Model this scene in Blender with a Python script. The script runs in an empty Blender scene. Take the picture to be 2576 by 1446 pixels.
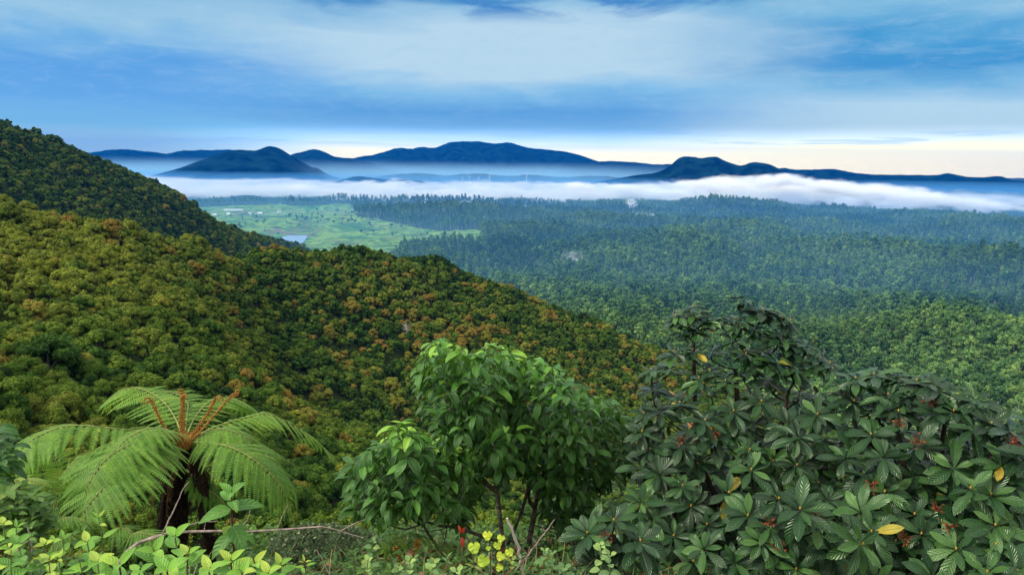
import bpy, math, random
import numpy as np
from mathutils import Matrix, Vector
rng = np.random.default_rng(7); random.seed(7)
PI = math.pi
SC = bpy.context.scene; COL = SC.collection
# ------------------------------------------------------------------ camera
FPX = 1740.0; PITCH = math.radians(10.36); ROLL = math.radians(-0.8)
cam_d = bpy.data.cameras.new('camera'); cam_d.sensor_width = 36; cam_d.lens = 36*FPX/2576
cam_d.clip_start = .05; cam_d.clip_end = 60000
cam = bpy.data.objects.new('camera', cam_d); COL.objects.link(cam); SC.camera = cam
CM = Matrix.Rotation(PI/2-PITCH, 4, 'X') @ Matrix.Rotation(-ROLL, 4, 'Z')
cam.matrix_world = CM
CR = np.array(CM.to_3x3())
# ------------------------------------------------------------------ sun, exposure
SUN_EL = math.radians(48); SUN_AZ = math.radians(-100)        # azimuth from +Y, clockwise positive: light comes from the left
sd = Vector((math.sin(SUN_AZ)*math.cos(SUN_EL), math.cos(SUN_AZ)*math.cos(SUN_EL), math.sin(SUN_EL)))
sl = bpy.data.lights.new('sun', 'SUN'); sl.energy = 3.2; sl.angle = math.radians(12); sl.color = (1, .95, .86)
so = bpy.data.objects.new('sun', sl); COL.objects.link(so); so.rotation_euler = sd.to_track_quat('Z', 'Y').to_euler()
SC.view_settings.view_transform = 'Standard'; SC.view_settings.look = 'None'
SC.view_settings.exposure = 0.35; SC.view_settings.gamma = 1
SC.cycles.max_bounces = 9; SC.cycles.diffuse_bounces = 3; SC.cycles.glossy_bounces = 2; SC.cycles.transmission_bounces = 3
SC.cycles.volume_bounces = 8; SC.cycles.transparent_max_bounces = 8; SC.cycles.use_denoising = True
SC.cycles.volume_step_rate = 1.0; SC.cycles.volume_max_steps = 256
SC.cycles.sample_clamp_indirect = 6
# ------------------------------------------------------------------ node helper
class NT:
    def __init__(s, tree): s.t = tree; tree.nodes.clear()
    def n(s, typ, **kw):
        nd = s.t.nodes.new(typ)
        for k, v in kw.items():
            if k.startswith('i_'):
                key = k[2:]; key = int(key) if key.isdigit() else key.replace('_', ' ')
                sock = nd.inputs[key]
                if isinstance(v, bpy.types.NodeSocket): s.t.links.new(v, sock)
                else: sock.default_value = v
            else: setattr(nd, k, v)
        return nd
    def m(s, op, a, b=0.0, c=None, clamp=False):
        nd = s.t.nodes.new('ShaderNodeMath'); nd.operation = op; nd.use_clamp = clamp
        for i, v in enumerate((a, b) if c is None else (a, b, c)):
            if isinstance(v, bpy.types.NodeSocket): s.t.links.new(v, nd.inputs[i])
            else: nd.inputs[i].default_value = v
        return nd.outputs[0]
    def mr(s, v, a, b, c=0.0, d=1.0, smooth=True):
        nd = s.n('ShaderNodeMapRange', interpolation_type='SMOOTHSTEP' if smooth else 'LINEAR')
        s.t.links.new(v, nd.inputs[0])
        for i, x in enumerate((a, b, c, d)): nd.inputs[i+1].default_value = x
        return nd.outputs[0]
    def mix(s, f, a, b, bt='MIX'):
        nd = s.t.nodes.new('ShaderNodeMix'); nd.data_type = 'RGBA'; nd.blend_type = bt
        for i, v in ((0, f), (6, a), (7, b)):
            if isinstance(v, bpy.types.NodeSocket): s.t.links.new(v, nd.inputs[i])
            else: nd.inputs[i].default_value = v if i == 0 else (*v, 1)
        return nd.outputs[2]
    def ramp(s, f, stops, interp='LINEAR'):
        nd = s.t.nodes.new('ShaderNodeValToRGB'); s.t.links.new(f, nd.inputs[0]); r = nd.color_ramp; r.interpolation = interp
        while len(r.elements) > 1: r.elements.remove(r.elements[-1])
        r.elements[0].position = stops[0][0]; r.elements[0].color = (*stops[0][1], 1)
        for p, c in stops[1:]:
            e = r.elements.new(p); e.color = (*c, 1)
        return nd.outputs[0]
    def noise(s, vec, scale, detail=4, rough=.5, dist=0.0):
        nd = s.n('ShaderNodeTexNoise'); 
        if vec is not None: s.t.links.new(vec, nd.inputs['Vector'])
        nd.inputs['Scale'].default_value = scale; nd.inputs['Detail'].default_value = detail
        nd.inputs['Roughness'].default_value = rough; nd.inputs['Distortion'].default_value = dist
        return nd.outputs[0]
def lin(r, g, b):
    f = lambda c: (c/255/12.92 if c/255 <= .04045 else ((c/255+.055)/1.055)**2.4)
    return (f(r), f(g), f(b))
# ------------------------------------------------------------------ sky: Nishita seen through broken layered cloud
world = bpy.data.worlds.new('World'); SC.world = world; world.use_nodes = True
W = NT(world.node_tree)
sky = W.n('ShaderNodeTexSky', sky_type='NISHITA', sun_disc=False, sun_elevation=SUN_EL, sun_rotation=SUN_AZ, altitude=1900)
tc = W.n('ShaderNodeTexCoord').outputs['Generated']
sx = W.n('ShaderNodeSeparateXYZ', i_0=tc); X, Y, Z = sx.outputs
hyp = W.m('SQRT', W.m('ADD', W.m('MULTIPLY', X, X), W.m('MULTIPLY', Y, Y)))
elv = W.m('MULTIPLY', W.m('ARCTAN2', Z, hyp), 180/PI)                       # degrees
azi = W.m('MULTIPLY', W.m('ARCTAN2', X, Y), 180/PI)                       # 0 straight ahead, + right
zc = W.m('MAXIMUM', W.m('ADD', Z, .05), .03)
cpl = W.n('ShaderNodeCombineXYZ', i_0=W.m('DIVIDE', X, zc), i_1=W.m('DIVIDE', Y, zc), i_2=0.0).outputs[0]
n_big = W.noise(cpl, .55, 3, .5, .3); n_mid = W.noise(cpl, 1.3, 5, .55, .6)
cst = W.n('ShaderNodeCombineXYZ', i_0=W.m('MULTIPLY', azi, .055), i_1=W.m('MULTIPLY', elv, .9), i_2=3.0).outputs[0]
n_str = W.noise(cst, 1.6, 6, .6, .4)
n_soft = W.noise(W.n('ShaderNodeCombineXYZ', i_0=W.m('MULTIPLY', azi, .05), i_1=W.m('MULTIPLY', elv, .2), i_2=9.0).outputs[0], 1.2, 3, .5, .5)
ew = W.m('ADD', elv, W.m('ADD', W.m('MULTIPLY', W.m('SUBTRACT', n_str, .5), .9),
     W.m('MULTIPLY', W.m('MULTIPLY', W.m('SUBTRACT', n_soft, .5), 8.0), W.mr(elv, 2, 9))))
ef = W.m('DIVIDE', ew, 16.0, clamp=True)
def er(st): return [(max(0, e)/16, lin(*c)) for e, c in st]
SKY_L = er([(0,(200,240,225)),(1.2,(185,225,235)),(2.2,(135,196,232)),(4,(105,170,232)),(6,(90,160,228)),(8,(125,180,228)),(10,(165,200,228)),(12.5,(150,190,225)),(16,(190,205,220))])
SKY_C = er([(0,(255,240,180)),(.8,(255,243,185)),(1.5,(195,215,238)),(2.6,(130,182,228)),(3.8,(92,160,220)),(5.0,(140,192,232)),(6.3,(205,222,238)),(9.8,(203,220,238)),(12,(150,190,225)),(12.8,(70,140,200)),(16,(170,200,220))])
SKY_R = er([(0,(255,236,165)),(1.5,(255,240,178)),(2.1,(232,236,236)),(3.0,(212,228,236)),(4.3,(205,224,238)),(5.6,(125,182,222)),(7,(50,145,206)),(9,(52,150,208)),(11,(110,175,218)),(13,(150,195,224)),(16,(190,205,220))])
rl, rc_, rr = W.ramp(ef, SKY_L), W.ramp(ef, SKY_C), W.ramp(ef, SKY_R)
aw = W.m('ADD', azi, W.m('MULTIPLY', W.m('SUBTRACT', n_soft, .5), 18.0))
skc = W.mix(W.mr(aw, -27, -11), rl, rc_); skc = W.mix(W.mr(aw, 6, 27), skc, rr)
wisp = W.mr(n_mid, .45, .72, 0, .32); wisp = W.m('MULTIPLY', wisp, W.mr(elv, 4, 9))
skc = W.mix(wisp, skc, lin(205, 222, 238))
slots = W.m('MULTIPLY', W.mr(n_str, .56, .64), W.m('MULTIPLY', W.mr(elv, 1.0, 1.5), W.mr(elv, 2.8, 2.0)))
skc = W.mix(W.m('MULTIPLY', slots, .5), skc, lin(150, 180, 205))
gap = W.m('MULTIPLY', W.mr(n_mid, .50, .36), W.m('MULTIPLY', W.mr(elv, 10.2, 12.0), W.mr(azi, 24, 8)))
gap = W.m('MULTIPLY', gap, W.mr(azi, -20, -10))
skc = W.mix(gap, skc, lin(35, 120, 195))
over = W.mr(elv, 13, 24)                                                      # broken overcast overhead
skc = W.mix(over, skc, W.mix(W.mr(n_big, .35, .65), (.95, 1.12, 1.3), (2.6, 2.55, 2.35)))
low = W.mr(elv, 0, -6)
skc = W.mix(low, skc, lin(120, 160, 190))
skc = W.mix(W.m('MULTIPLY', W.mr(elv, .3, 2.6), W.mr(elv, 20, 14)), skc, W.mix(1.0, skc, (.875, 1.03, 1.0), 'MULTIPLY'))
n_fine = W.noise(W.n('ShaderNodeCombineXYZ', i_0=W.m('MULTIPLY', azi, .5), i_1=W.m('MULTIPLY', elv, 1.6), i_2=1.0).outputs[0], 1.0, 6, .65, .8)
skc = W.mix(W.m('MULTIPLY', W.mr(n_fine, .45, .75), W.mr(elv, 1.5, 5, 0, .13)), skc, lin(214, 230, 242)); skc = W.mix(W.m('MULTIPLY', W.mr(n_fine, .5, .25), W.mr(elv, 1.5, 5, 0, .09)), skc, lin(90, 155, 215))
bright = W.m('ADD', 1.0, W.m('MULTIPLY', W.m('MULTIPLY', W.mr(elv, 3.0, 1.0), W.mr(azi, -30, -12)), 1.3))
SKYK = 0.80
bg1 = W.n('ShaderNodeBackground', i_0=sky.outputs[0], i_1=.1)
bg2 = W.n('ShaderNodeBackground', i_0=skc, i_1=W.m('MULTIPLY', bright, SKYK))
ws = W.n('ShaderNodeMixShader', i_0=.9, i_1=bg1.outputs[0], i_2=bg2.outputs[0])
W.n('ShaderNodeOutputWorld', i_0=ws.outputs[0])
# ------------------------------------------------------------------ geometry of the view
def ray(u, v):
    d = CR @ np.array([(u-1288)/FPX, (723-v)/FPX, -1.0]); return d
def P(u, v, r, dz=0.0):                                 # the point at horizontal range r behind photo position (u, v)
    d = ray(u, v); d = d/math.hypot(d[0], d[1]); return np.array([d[0]*r, d[1]*r, d[2]*r+dz])
def proj(p):
    q = np.asarray(p) @ CR
    zz = np.minimum(q[..., 2], -1e-6)
    return 1288+FPX*q[..., 0]/-zz, 723-FPX*q[..., 1]/-zz
def h2(ix, iy, s):
    n = (ix*374761393+iy*668265263+s*1442695041) & 0xffffffff
    n = ((n ^ (n >> 13))*1274126177) & 0xffffffff
    return ((n ^ (n >> 16)) & 0xffff)/65535.0
def vn(x, y, s=0):
    x = np.asarray(x, float); y = np.asarray(y, float)
    ix = np.floor(x).astype(np.int64); iy = np.floor(y).astype(np.int64); fx = x-ix; fy = y-iy
    fx = fx*fx*(3-2*fx); fy = fy*fy*(3-2*fy)
    return (h2(ix, iy, s)*(1-fx)+h2(ix+1, iy, s)*fx)*(1-fy)+(h2(ix, iy+1, s)*(1-fx)+h2(ix+1, iy+1, s)*fx)*fy
def fbm(x, y, s=0, o=4):
    a = .5; t = 0; k = 1.0
    for i in range(o): t = t+a*(vn(x*k+i*17.3, y*k-i*9.1, s+i)-.5)*2; a *= .5; k *= 2.03
    return t
def smooth(x, a, b):
    t = np.clip((x-a)/(b-a), 0, 1); return t*t*(3-2*t)
class RBF:                                              # t = z/range as a smooth function of bearing and log range
    def __init__(s, pts):
        P_ = np.array(pts); s.c = P_[:, :2]; s.n = len(P_)
        A = s.k(s.c); n = s.n; M = np.zeros((n+3, n+3)); M[:n, :n] = A+np.eye(n)*1e-3
        M[:n, n] = 1; M[:n, n+1:] = s.c; M[n, :n] = 1; M[n+1:, :n] = s.c.T
        s.w = np.linalg.solve(M, np.concatenate([P_[:, 2], [0, 0, 0]]))
    def k(s, q):
        d = np.sqrt(((q[:, None, :]-s.c[None])**2).sum(-1)); return d
    def __call__(s, a, l):
        q = np.stack([np.ravel(a), np.ravel(l)], 1); out = np.empty(len(q))
        for i in range(0, len(q), 20000):
            b = q[i:i+20000]; out[i:i+20000] = s.k(b) @ s.w[:s.n]+s.w[s.n]+b @ s.w[s.n+1:]
        return out.reshape(np.shape(a))
AZK = 2.2
def cp(u, v, r, th=8.5):
    p = P(u, v, r); az = math.atan2(p[0], p[1]); return (az*AZK, math.log(r), (p[2]-th)/r)
near = []
for a in (-1.6, -1.0, -.6, -.3, 0, .3, .6, 1.0, 1.6):
    for r, t in ((.6, -2.6), (1.4, -1.25), (2.6, -.76), (4, -.67), (6, -.63), (9, -.62), (20, -.64), (42, -.61)): near.append((a*AZK, math.log(r), t))
rows = {-700: [(1000,100),(700,160),(420,300),(380,420)],
 -300: [(1250,75),(900,130),(640,220),(445,330)],
 0: [(1330,68),(1000,120),(770,185),(620,250),(490,330)],
 250: [(1330,75),(1020,130),(830,190),(680,270),(548,360)],
 500: [(1330,85),(1100,132),(900,195),(775,255),(730,320),(597,400)],
 700: [(1330,95),(1120,160),(965,228),(1010,275),(940,320),(800,380),(700,430),(607,480)],
 900: [(1330,110),(1160,185),(1050,250),(1095,290),(980,330),(850,400),(720,460),(613,520)],
 1100: [(1350,130),(1180,220),(1090,280),(1130,315),(1000,360),(850,430),(720,500),(636,560)],
 1300: [(1380,150),(1170,260),(1030,345),(910,430),(800,500),(717,575)],
 1500: [(1400,160),(1180,290),(1020,400),(910,480),(797,580)],
 1700: [(1430,170),(1220,300),(1060,420),(960,500),(885,580)],
 1900: [(1460,170),(1280,300),(1150,420),(985,590)],
 2150: [(1480,170),(1330,300),(1110,580)], 2500: [(1500,170),(1400,300),(1290,520)], 2900: [(1500,170),(1420,500)]}
for u, L in rows.items():
    for v, r in L: near.append(cp(u, v, r))
    v, r = L[-1]; a, l, t = cp(u, v, r)
    near.append((a, math.log(r*1.18), t-.035)); near.append((a, math.log(r*1.5), t-.14)); near.append((a, math.log(r*2.2), t-.30))
RN = RBF(near)
mt = []
for u, v, r in ((-900,150,1050),(-400,190,1100),(-150,245,1130),(0,303,1150),(80,335,1160),(150,352,1180),(230,392,1220),(300,428,1240),(370,455,1260),(450,490,1310),(530,540,1380),(620,590,1480),(680,592,1600),(740,606,1650),(800,640,1700),(950,700,1700)):
    mt.append(cp(u, v, r, 7)); a, l, t = mt[-1]; mt.append((a, l+.22, t-.05)); mt.append((a, l+.5, t-.16)); mt.append((a, l+.9, t-.3))
for u, v, r in ((-900,500,700),(-400,500,750),(-400,340,900),(0,610,830),(0,440,980),(200,620,880),(200,500,1040),(350,640,950),(350,560,1080),(500,680,1100),(620,690,1200),(740,720,1300),(900,800,1400)):
    mt.append(cp(u, v, r, 7)); a, l, t = mt[-1]
    if v > 600 or u < -300 and v > 400: mt.append((a, l-.35, t-.12))
RM = RBF(mt)
BUMPS = []
for u, v, r, wa, wr in ((1850,487,4700,300,420),(1700,510,4500,260,300),(2140,515,4600,420,380),(2330,538,4300,300,300),(1090,500,4350,520,260),(1330,540,3300,400,250),
    (1400,580,2500,330,200),(1850,600,2350,520,200),(2250,632,2100,380,180),(2520,655,1950,260,160),(1650,655,1900,220,160),(2576,560,3500,500,300),(2100,575,3000,500,250),
    (1560,560,3000,300,200),(950,520,3300,300,150),(1500,745,1300,120,160),(2400,800,1150,160,150)):
    p = P(u, v, r, -27); BUMPS.append((p[0], p[1], wa, wr, p[2]))
PLAIN = -272.0
def ground(x, y):
    r = np.hypot(x, y); az = np.arctan2(x, y); l = np.log(np.maximum(r, .5))
    zn = np.where(r < 1500, RN(az*AZK, l)*r, -2000)
    zn = zn+smooth(r, 30, 120)*fbm(x/42, y/42, 3, 3)*5.0+smooth(r, 5, 20)*fbm(x/6, y/6, 5, 2)*.5+fbm(x/1.1, y/1.1, 8, 2)*.06*smooth(r, .5, 2)
    zm = np.where((r > 500) & (r < 4500) & (x < 400), RM(az*AZK, l)*r, -2000)+fbm(x/130, y/130, 11, 3)*14
    zv = PLAIN+fbm(x/420, y/420, 21, 4)*26*smooth(r, 600, 1600)+fbm(x/150, y/150, 27, 2)*8*smooth(r, 900, 1800)
    zv = zv+np.where((y > 2300) & (x < 150), 1, 0)*smooth(r, 2300, 2900)*(np.abs(fbm(x/260, y/260, 29, 3))*34-6)
    zv = zv+fbm(x/1500, y/1500, 23, 3)*22*smooth(r, 2500, 6000)
    for bx, by, wa, wr, bz in BUMPS:
        br = math.hypot(bx, by); ux, uy = bx/br, by/br
        dr = ((x-bx)*ux+(y-by)*uy)/wr; da = ((x-bx)*-uy+(y-by)*ux)/wa
        zv = zv+max(8, bz-PLAIN)*np.exp(-(dr*dr+da*da))*.8
    u, v = proj(np.stack([x, y, np.full_like(x, PLAIN)], -1))
    lake = smooth(np.hypot((u-742)/62, (v-601)/20), 1.5, .95)
    zv = zv*(1-lake)+(PLAIN-4)*lake
    hi = np.maximum(zn, zm)
    k = 12.0; m = np.maximum(hi, zv); d = np.abs(hi-zv)
    return m+np.where(r > 300, np.exp(-d/k)*k*.35, 0)
# ------------------------------------------------------------------ mesh builder
class MB:
    def __init__(s): s.v = []; s.f = []; s.uv = []; s.t = []; s.mi = []; s.n = 0
    def add(s, v, f, uv=None, t=None, mi=0):
        v = np.asarray(v, float).reshape(-1, 3); f = np.asarray(f, np.int64)
        s.v.append(v); s.f.append(f+s.n); s.n += len(v)
        s.uv.append(np.zeros((len(v), 2)) if uv is None else np.asarray(uv, float).reshape(-1, 2))
        s.t.append(np.full(len(v), .5) if t is None else np.broadcast_to(np.asarray(t, float), (len(v),)))
        s.mi.append(np.full(len(f), mi))
    def mesh(s, name, mats, sm=True, origin=None):
        V = np.concatenate(s.v)
        if origin is not None: V = V-np.asarray(origin)
        sizes = np.concatenate([np.full(len(f), f.shape[1]) for f in s.f]); L = np.concatenate([f.ravel() for f in s.f])
        me = bpy.data.meshes.new(name); me.vertices.add(len(V)); me.vertices.foreach_set('co', V.ravel().astype(np.float32))
        me.loops.add(len(L)); me.loops.foreach_set('vertex_index', L.astype(np.int32))
        me.polygons.add(len(sizes)); me.polygons.foreach_set('loop_start', (np.cumsum(sizes)-sizes).astype(np.int32))
        me.polygons.foreach_set('loop_total', sizes.astype(np.int32))
        me.polygons.foreach_set('use_smooth', np.full(len(sizes), sm)); me.polygons.foreach_set('material_index', np.concatenate(s.mi).astype(np.int32))
        uvl = me.uv_layers.new(name='UVMap'); uvl.data.foreach_set('uv', np.concatenate(s.uv)[L].ravel().astype(np.float32))
        at = me.attributes.new('tint', 'FLOAT', 'POINT'); at.data.foreach_set('value', np.concatenate(s.t).astype(np.float32))
        for m in (mats if isinstance(mats, (list, tuple)) else [mats]): me.materials.append(m)
        me.update(calc_edges=True); me.validate(); return me
    def obj(s, name, mats, parent=None, sm=True, origin=(0, 0, 0)):
        o = bpy.data.objects.new(name, s.mesh(name, mats, sm, origin)); COL.objects.link(o)
        if parent is not None: o.parent = parent; o.location = np.asarray(origin)-np.array(parent.location)
        else: o.location = origin
        return o
def tag(o, label=None, cat=None, group=None, kind=None):
    for k, v in (('label', label), ('category', cat), ('group', group), ('kind', kind)):
        if v: o[k] = v
    return o
def thing(name, loc, label, cat, group=None):
    o = bpy.data.objects.new(name, None); COL.objects.link(o); o.location = Vector(loc); o.empty_display_size = .2
    return tag(o, label, cat, group)
def unit(a): a = np.asarray(a, float); return a/np.maximum(np.linalg.norm(a, axis=-1, keepdims=True), 1e-9)
def tube(mb, pts, rad, sides=6, t=.5, mi=0, cap=True):
    pts = np.asarray(pts, float); n = len(pts); rad = np.broadcast_to(rad, (n,))
    T = unit(np.gradient(pts, axis=0)); up = np.array([0, 0, 1.]) if abs(T[0, 2]) < .9 else np.array([1., 0, 0])
    A = unit(np.cross(T, up)); B = np.cross(T, A); a = np.linspace(0, 2*PI, sides, endpoint=False)
    V = pts[:, None]+rad[:, None, None]*(np.cos(a)[None, :, None]*A[:, None]+np.sin(a)[None, :, None]*B[:, None])
    i = np.arange(n-1)[:, None]*sides; j = np.arange(sides)[None]; k = (j+1) % sides
    F = np.stack([i+j, i+k, i+sides+k, i+sides+j], -1).reshape(-1, 4)
    uv = np.stack(np.broadcast_arrays(a[None]/2/PI, np.linspace(0, 1, n)[:, None]), -1)
    mb.add(V.reshape(-1, 3), F, uv.reshape(-1, 2), t, mi)
    if cap and sides <= 8:
        mb.add(V[-1], [list(range(sides))], None, t, mi)
def spline(pts, n=16):
    p = np.asarray(pts, float); q = np.vstack([2*p[0]-p[1], p, 2*p[-1]-p[-2]]); out = []
    m = len(p)-1
    for s in np.linspace(0, m, n):
        i = min(int(s), m-1); t = s-i; a, b, c, d = q[i:i+4]
        out.append(.5*(2*b+(c-a)*t+(2*a-5*b+4*c-d)*t*t+(3*b-a-3*c+d)*t**3))
    return np.array(out)
PROF = {'ell': lambda s: np.sin(PI*s**.85)**.75, 'obov': lambda s: np.sin(PI*s**1.25)**.8, 'lanc': lambda s: np.sin(PI*s**.75)**.85*(1-.35*s),
        'egg': lambda s: np.sin(PI*s**.62)**.8, 'strap': lambda s: np.clip(s*8, .15, 1)*np.clip((1-s)*4, .02, 1)}
def leaves(mb, base, D, N, L, Wd, droop=.4, fold=.25, prof='ell', t=None, ns=7, nw=5, wave=.0, mi=0, twist=0.0):
    """many leaves at once: base point, direction, upper side, length, half width"""
    base = np.atleast_2d(base); n = len(base); D = unit(np.broadcast_to(D, (n, 3))); N = np.broadcast_to(N, (n, 3))
    S = unit(np.cross(D, N)); N = np.cross(S, D)
    L = np.broadcast_to(L, (n,)); Wd = np.broadcast_to(Wd, (n,)); dr = np.broadcast_to(droop, (n,))
    s = np.linspace(0, 1, ns); w = np.linspace(-1, 1, nw)
    a = dr[:, None]*s[None]
    ca, sa = np.cos(a), np.sin(a)
    dirs = ca[..., None]*D[:, None]-sa[..., None]*N[:, None]; nor = ca[..., None]*N[:, None]+sa[..., None]*D[:, None]
    step = np.diff(s, prepend=0); pos = base[:, None]+np.cumsum(dirs*step[None, :, None], 1)*L[:, None, None]
    pr = np.maximum(PROF[prof](s), .03); ww = w[None, None]*pr[None, :, None]*Wd[:, None, None]
    ph = rng.uniform(0, 6.3, (n, 1, 1))
    lift = np.abs(ww)*fold+wave*Wd[:, None, None]*np.sin(s[None, :, None]*9+ph+w[None, None]*1.5)*np.abs(w)[None, None]*pr[None, :, None]
    tw = twist*s
    V = pos[:, :, None]+S[:, None, None]*ww[..., None]*np.cos(tw)[None, :, None, None]+nor[:, :, None]*(lift+ww*np.sin(tw)[None, :, None])[..., None]
    i = (np.arange(ns-1)*nw)[:, None]; j = np.arange(nw-1)[None]
    F = np.stack([i+j, i+j+1, i+nw+j+1, i+nw+j], -1).reshape(-1, 4)
    F = (F[None]+(np.arange(n)*ns*nw)[:, None, None]).reshape(-1, 4)
    uv = np.stack(np.broadcast_arrays(w[None, None]*.5+.5, s[None, :, None]+np.zeros((n, 1, 1))), -1)
    if t is None: t = rng.uniform(0, 1, n)
    t = np.repeat(np.broadcast_to(t, (n,)), ns*nw)
    mb.add(V.reshape(-1, 3), F, uv.reshape(-1, 2), t, mi)
def sph(n):
    v = rng.normal(size=(n, 3)); return unit(v)
# ------------------------------------------------------------------ materials
def mat(name): m = bpy.data.materials.new(name); m.use_nodes = True; return m, NT(m.node_tree)
def plain(name, col, rough=.8, var=.25, scale=8.0, bump=0.0, col2=None):
    m, q = mat(name); tcn = q.n('ShaderNodeTexCoord').outputs['Object']
    nz = q.noise(tcn, scale, 5, .6)
    c = q.mix(q.mr(nz, .35, .65), tuple(x*(1-var) for x in col), col2 or tuple(min(1, x*(1+var)) for x in col))
    b = q.n('ShaderNodeBsdfPrincipled', i_Base_Color=c, i_Roughness=rough); b.inputs['Specular IOR Level'].default_value = .15 if rough < .99 else 0
    if bump:
        bp = q.n('ShaderNodeBump', i_Height=nz, i_Strength=bump, i_Distance=.05); q.t.links.new(bp.outputs[0], b.inputs['Normal'])
    q.n('ShaderNodeOutputMaterial', i_0=b.outputs[0]); return m
def leafmat(name, stops, rib=(.2, .3, .1), rough=.45, trans=.25, veins=9, ribw=.05, bump=.4, spec=.5, ribmix=.6, under=None, rim=0.0, spots=0.0):
    m, q = mat(name); at = q.n('ShaderNodeAttribute', attribute_name='tint').outputs['Fac']
    uvn = q.n('ShaderNodeUVMap').outputs[0]; s = q.n('ShaderNodeSeparateXYZ', i_0=uvn); U, V_, _ = s.outputs
    c = q.ramp(at, stops)
    au = q.m('ABSOLUTE', q.m('SUBTRACT', U, .5))
    ribf = q.mr(au, ribw, ribw*.3)
    nz = q.noise(q.n('ShaderNodeTexCoord').outputs['Object'], 14, 4, .6)
    c = q.mix(q.m('MULTIPLY', q.mr(nz, .4, .7), .5), c, q.mix(1.0, c, (1.7, 1.6, 1.3), 'MULTIPLY'))
    vv = q.m('SINE', q.m('MULTIPLY', q.m('SUBTRACT', V_, q.m('MULTIPLY', au, .5)), veins*2*PI))
    c = q.mix(q.m('MULTIPLY', ribf, ribmix), c, rib)
    c = q.mix(q.m('MULTIPLY', q.mr(vv, .75, 1.0), .16), c, rib)
    if rim: c = q.mix(q.m('MULTIPLY', q.mr(au, .40, .48), rim), c, rib)
    if spots: c = q.mix(q.m('MULTIPLY', q.mr(q.noise(q.n('ShaderNodeTexCoord').outputs['Object'], 60, 3, .6), .66, .72), spots), c, (.09, .05, .02))
    if under:
        c = q.mix(q.n('ShaderNodeNewGeometry').outputs['Backfacing'], c, under)
    bp = q.n('ShaderNodeBump', i_Strength=bump, i_Distance=.004, i_Height=q.m('SUBTRACT', q.m('MULTIPLY', vv, -.5), q.m('MULTIPLY', ribf, 1.5)))
    b = q.n('ShaderNodeBsdfPrincipled', i_Base_Color=c, i_Roughness=rough, i_Normal=bp.outputs[0]); b.inputs['Specular Tint'].default_value = (.85, 1, .72, 1)
    b.inputs['Specular IOR Level'].default_value = spec
    tr = q.n('ShaderNodeBsdfTranslucent', i_Color=q.mix(1.0, c, (1.8, 1.7, .8), 'MULTIPLY'))
    q.n('ShaderNodeOutputMaterial', i_0=q.n('ShaderNodeMixShader', i_0=trans, i_1=b.outputs[0], i_2=tr.outputs[0]).outputs[0]); return m
def crownmat(name, stops, rough=.75, trans=.12):
    m, q = mat(name)
    ti = q.n('ShaderNodeAttribute', attribute_name='tree_tint', attribute_type='INSTANCER').outputs['Fac']
    at = q.n('ShaderNodeAttribute', attribute_name='tint').outputs['Fac']
    rd = q.n('ShaderNodeObjectInfo').outputs['Random']
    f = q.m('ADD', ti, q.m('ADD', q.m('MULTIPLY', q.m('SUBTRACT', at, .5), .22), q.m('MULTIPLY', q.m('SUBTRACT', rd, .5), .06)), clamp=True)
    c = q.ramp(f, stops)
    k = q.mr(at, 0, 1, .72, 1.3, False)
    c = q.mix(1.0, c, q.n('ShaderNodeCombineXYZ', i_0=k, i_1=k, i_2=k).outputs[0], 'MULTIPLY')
    b = q.n('ShaderNodeBsdfPrincipled', i_Base_Color=c, i_Roughness=rough); b.inputs['Specular IOR Level'].default_value = .05
    tr = q.n('ShaderNodeBsdfTranslucent', i_Color=c)
    q.n('ShaderNodeOutputMaterial', i_0=q.n('ShaderNodeMixShader', i_0=trans, i_1=b.outputs[0], i_2=tr.outputs[0]).outputs[0]); return m
M = {}
M['crown'] = crownmat('broadleaf_crown', [(0,(.016,.040,.008)),(.2,(.036,.080,.009)),(.4,(.085,.130,.013)),(.55,(.135,.150,.020)),(.7,(.18,.22,.018)),(.82,(.17,.15,.024)),(1,(.20,.125,.022))])
M['gum'] = crownmat('gum_crown', [(0,(.022,.06,.024)),(.3,(.06,.13,.042)),(.6,(.12,.22,.06)),(1,(.22,.33,.08))])
M['bark'] = plain('bark', (.13, .105, .08), .9, .35, 6, .6)
M['gumbark'] = plain('pale_bark', (.34, .32, .27), .8, .3, .3)
M['greybark'] = plain('grey_bark', (.10, .085, .065), .85, .45, 22, .8)
M['darkbark'] = plain('dark_bark', (.03, .022, .016), .9, .4, 20, .8)
M['fibre'] = plain('fern_fibre', (.020, .011, .007), .95, .6, 30, 1.0)
M['twig'] = plain('dry_twig', (.30, .22, .18), .8, .3, 30, .4)
M['deadwood'] = plain('bleached_wood', (.42, .34, .28), .8, .2, 1)
# ------------------------------------------------------------------ ground sheet
azs = np.radians(np.concatenate([np.linspace(-110, -46, 60, endpoint=False), np.linspace(-46, 46, 430), np.linspace(46, 110, 62)[1:]]))
rs = np.concatenate([np.geomspace(.5, 30, 90, endpoint=False), np.geomspace(30, 800, 260, endpoint=False), np.geomspace(800, 6500, 300, endpoint=False), np.geomspace(6500, 24000, 40)])
A_, R_ = np.meshgrid(azs, rs); GX = np.sin(A_)*R_; GY = np.cos(A_)*R_; GZ = ground(GX, GY)
def field_mask(x, y):
    u, v = proj(np.stack([x, y, ground_cache(x, y)], -1)); r = np.hypot(x, y)
    e = fbm(x/160, y/160, 41, 3)
    top = np.interp(u, [480, 540, 700, 880, 960, 1100, 1205, 1230], [520, 520, 514, 512, 556, 583, 574, 600])+e*8
    m = (v > top) & (u > 470) & (u < 1215+e*20) & (r > 1700)
    right = np.interp(v, [500, 545, 552, 575, 610], [870, 905, 985, 1215, 1215])+e*22
    return m & (u < right) & (v < np.where(u < 1052-(v-598)*1.2+e*55, 690, 622))
def ground_cache(x, y): return ground(x, y)
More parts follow.
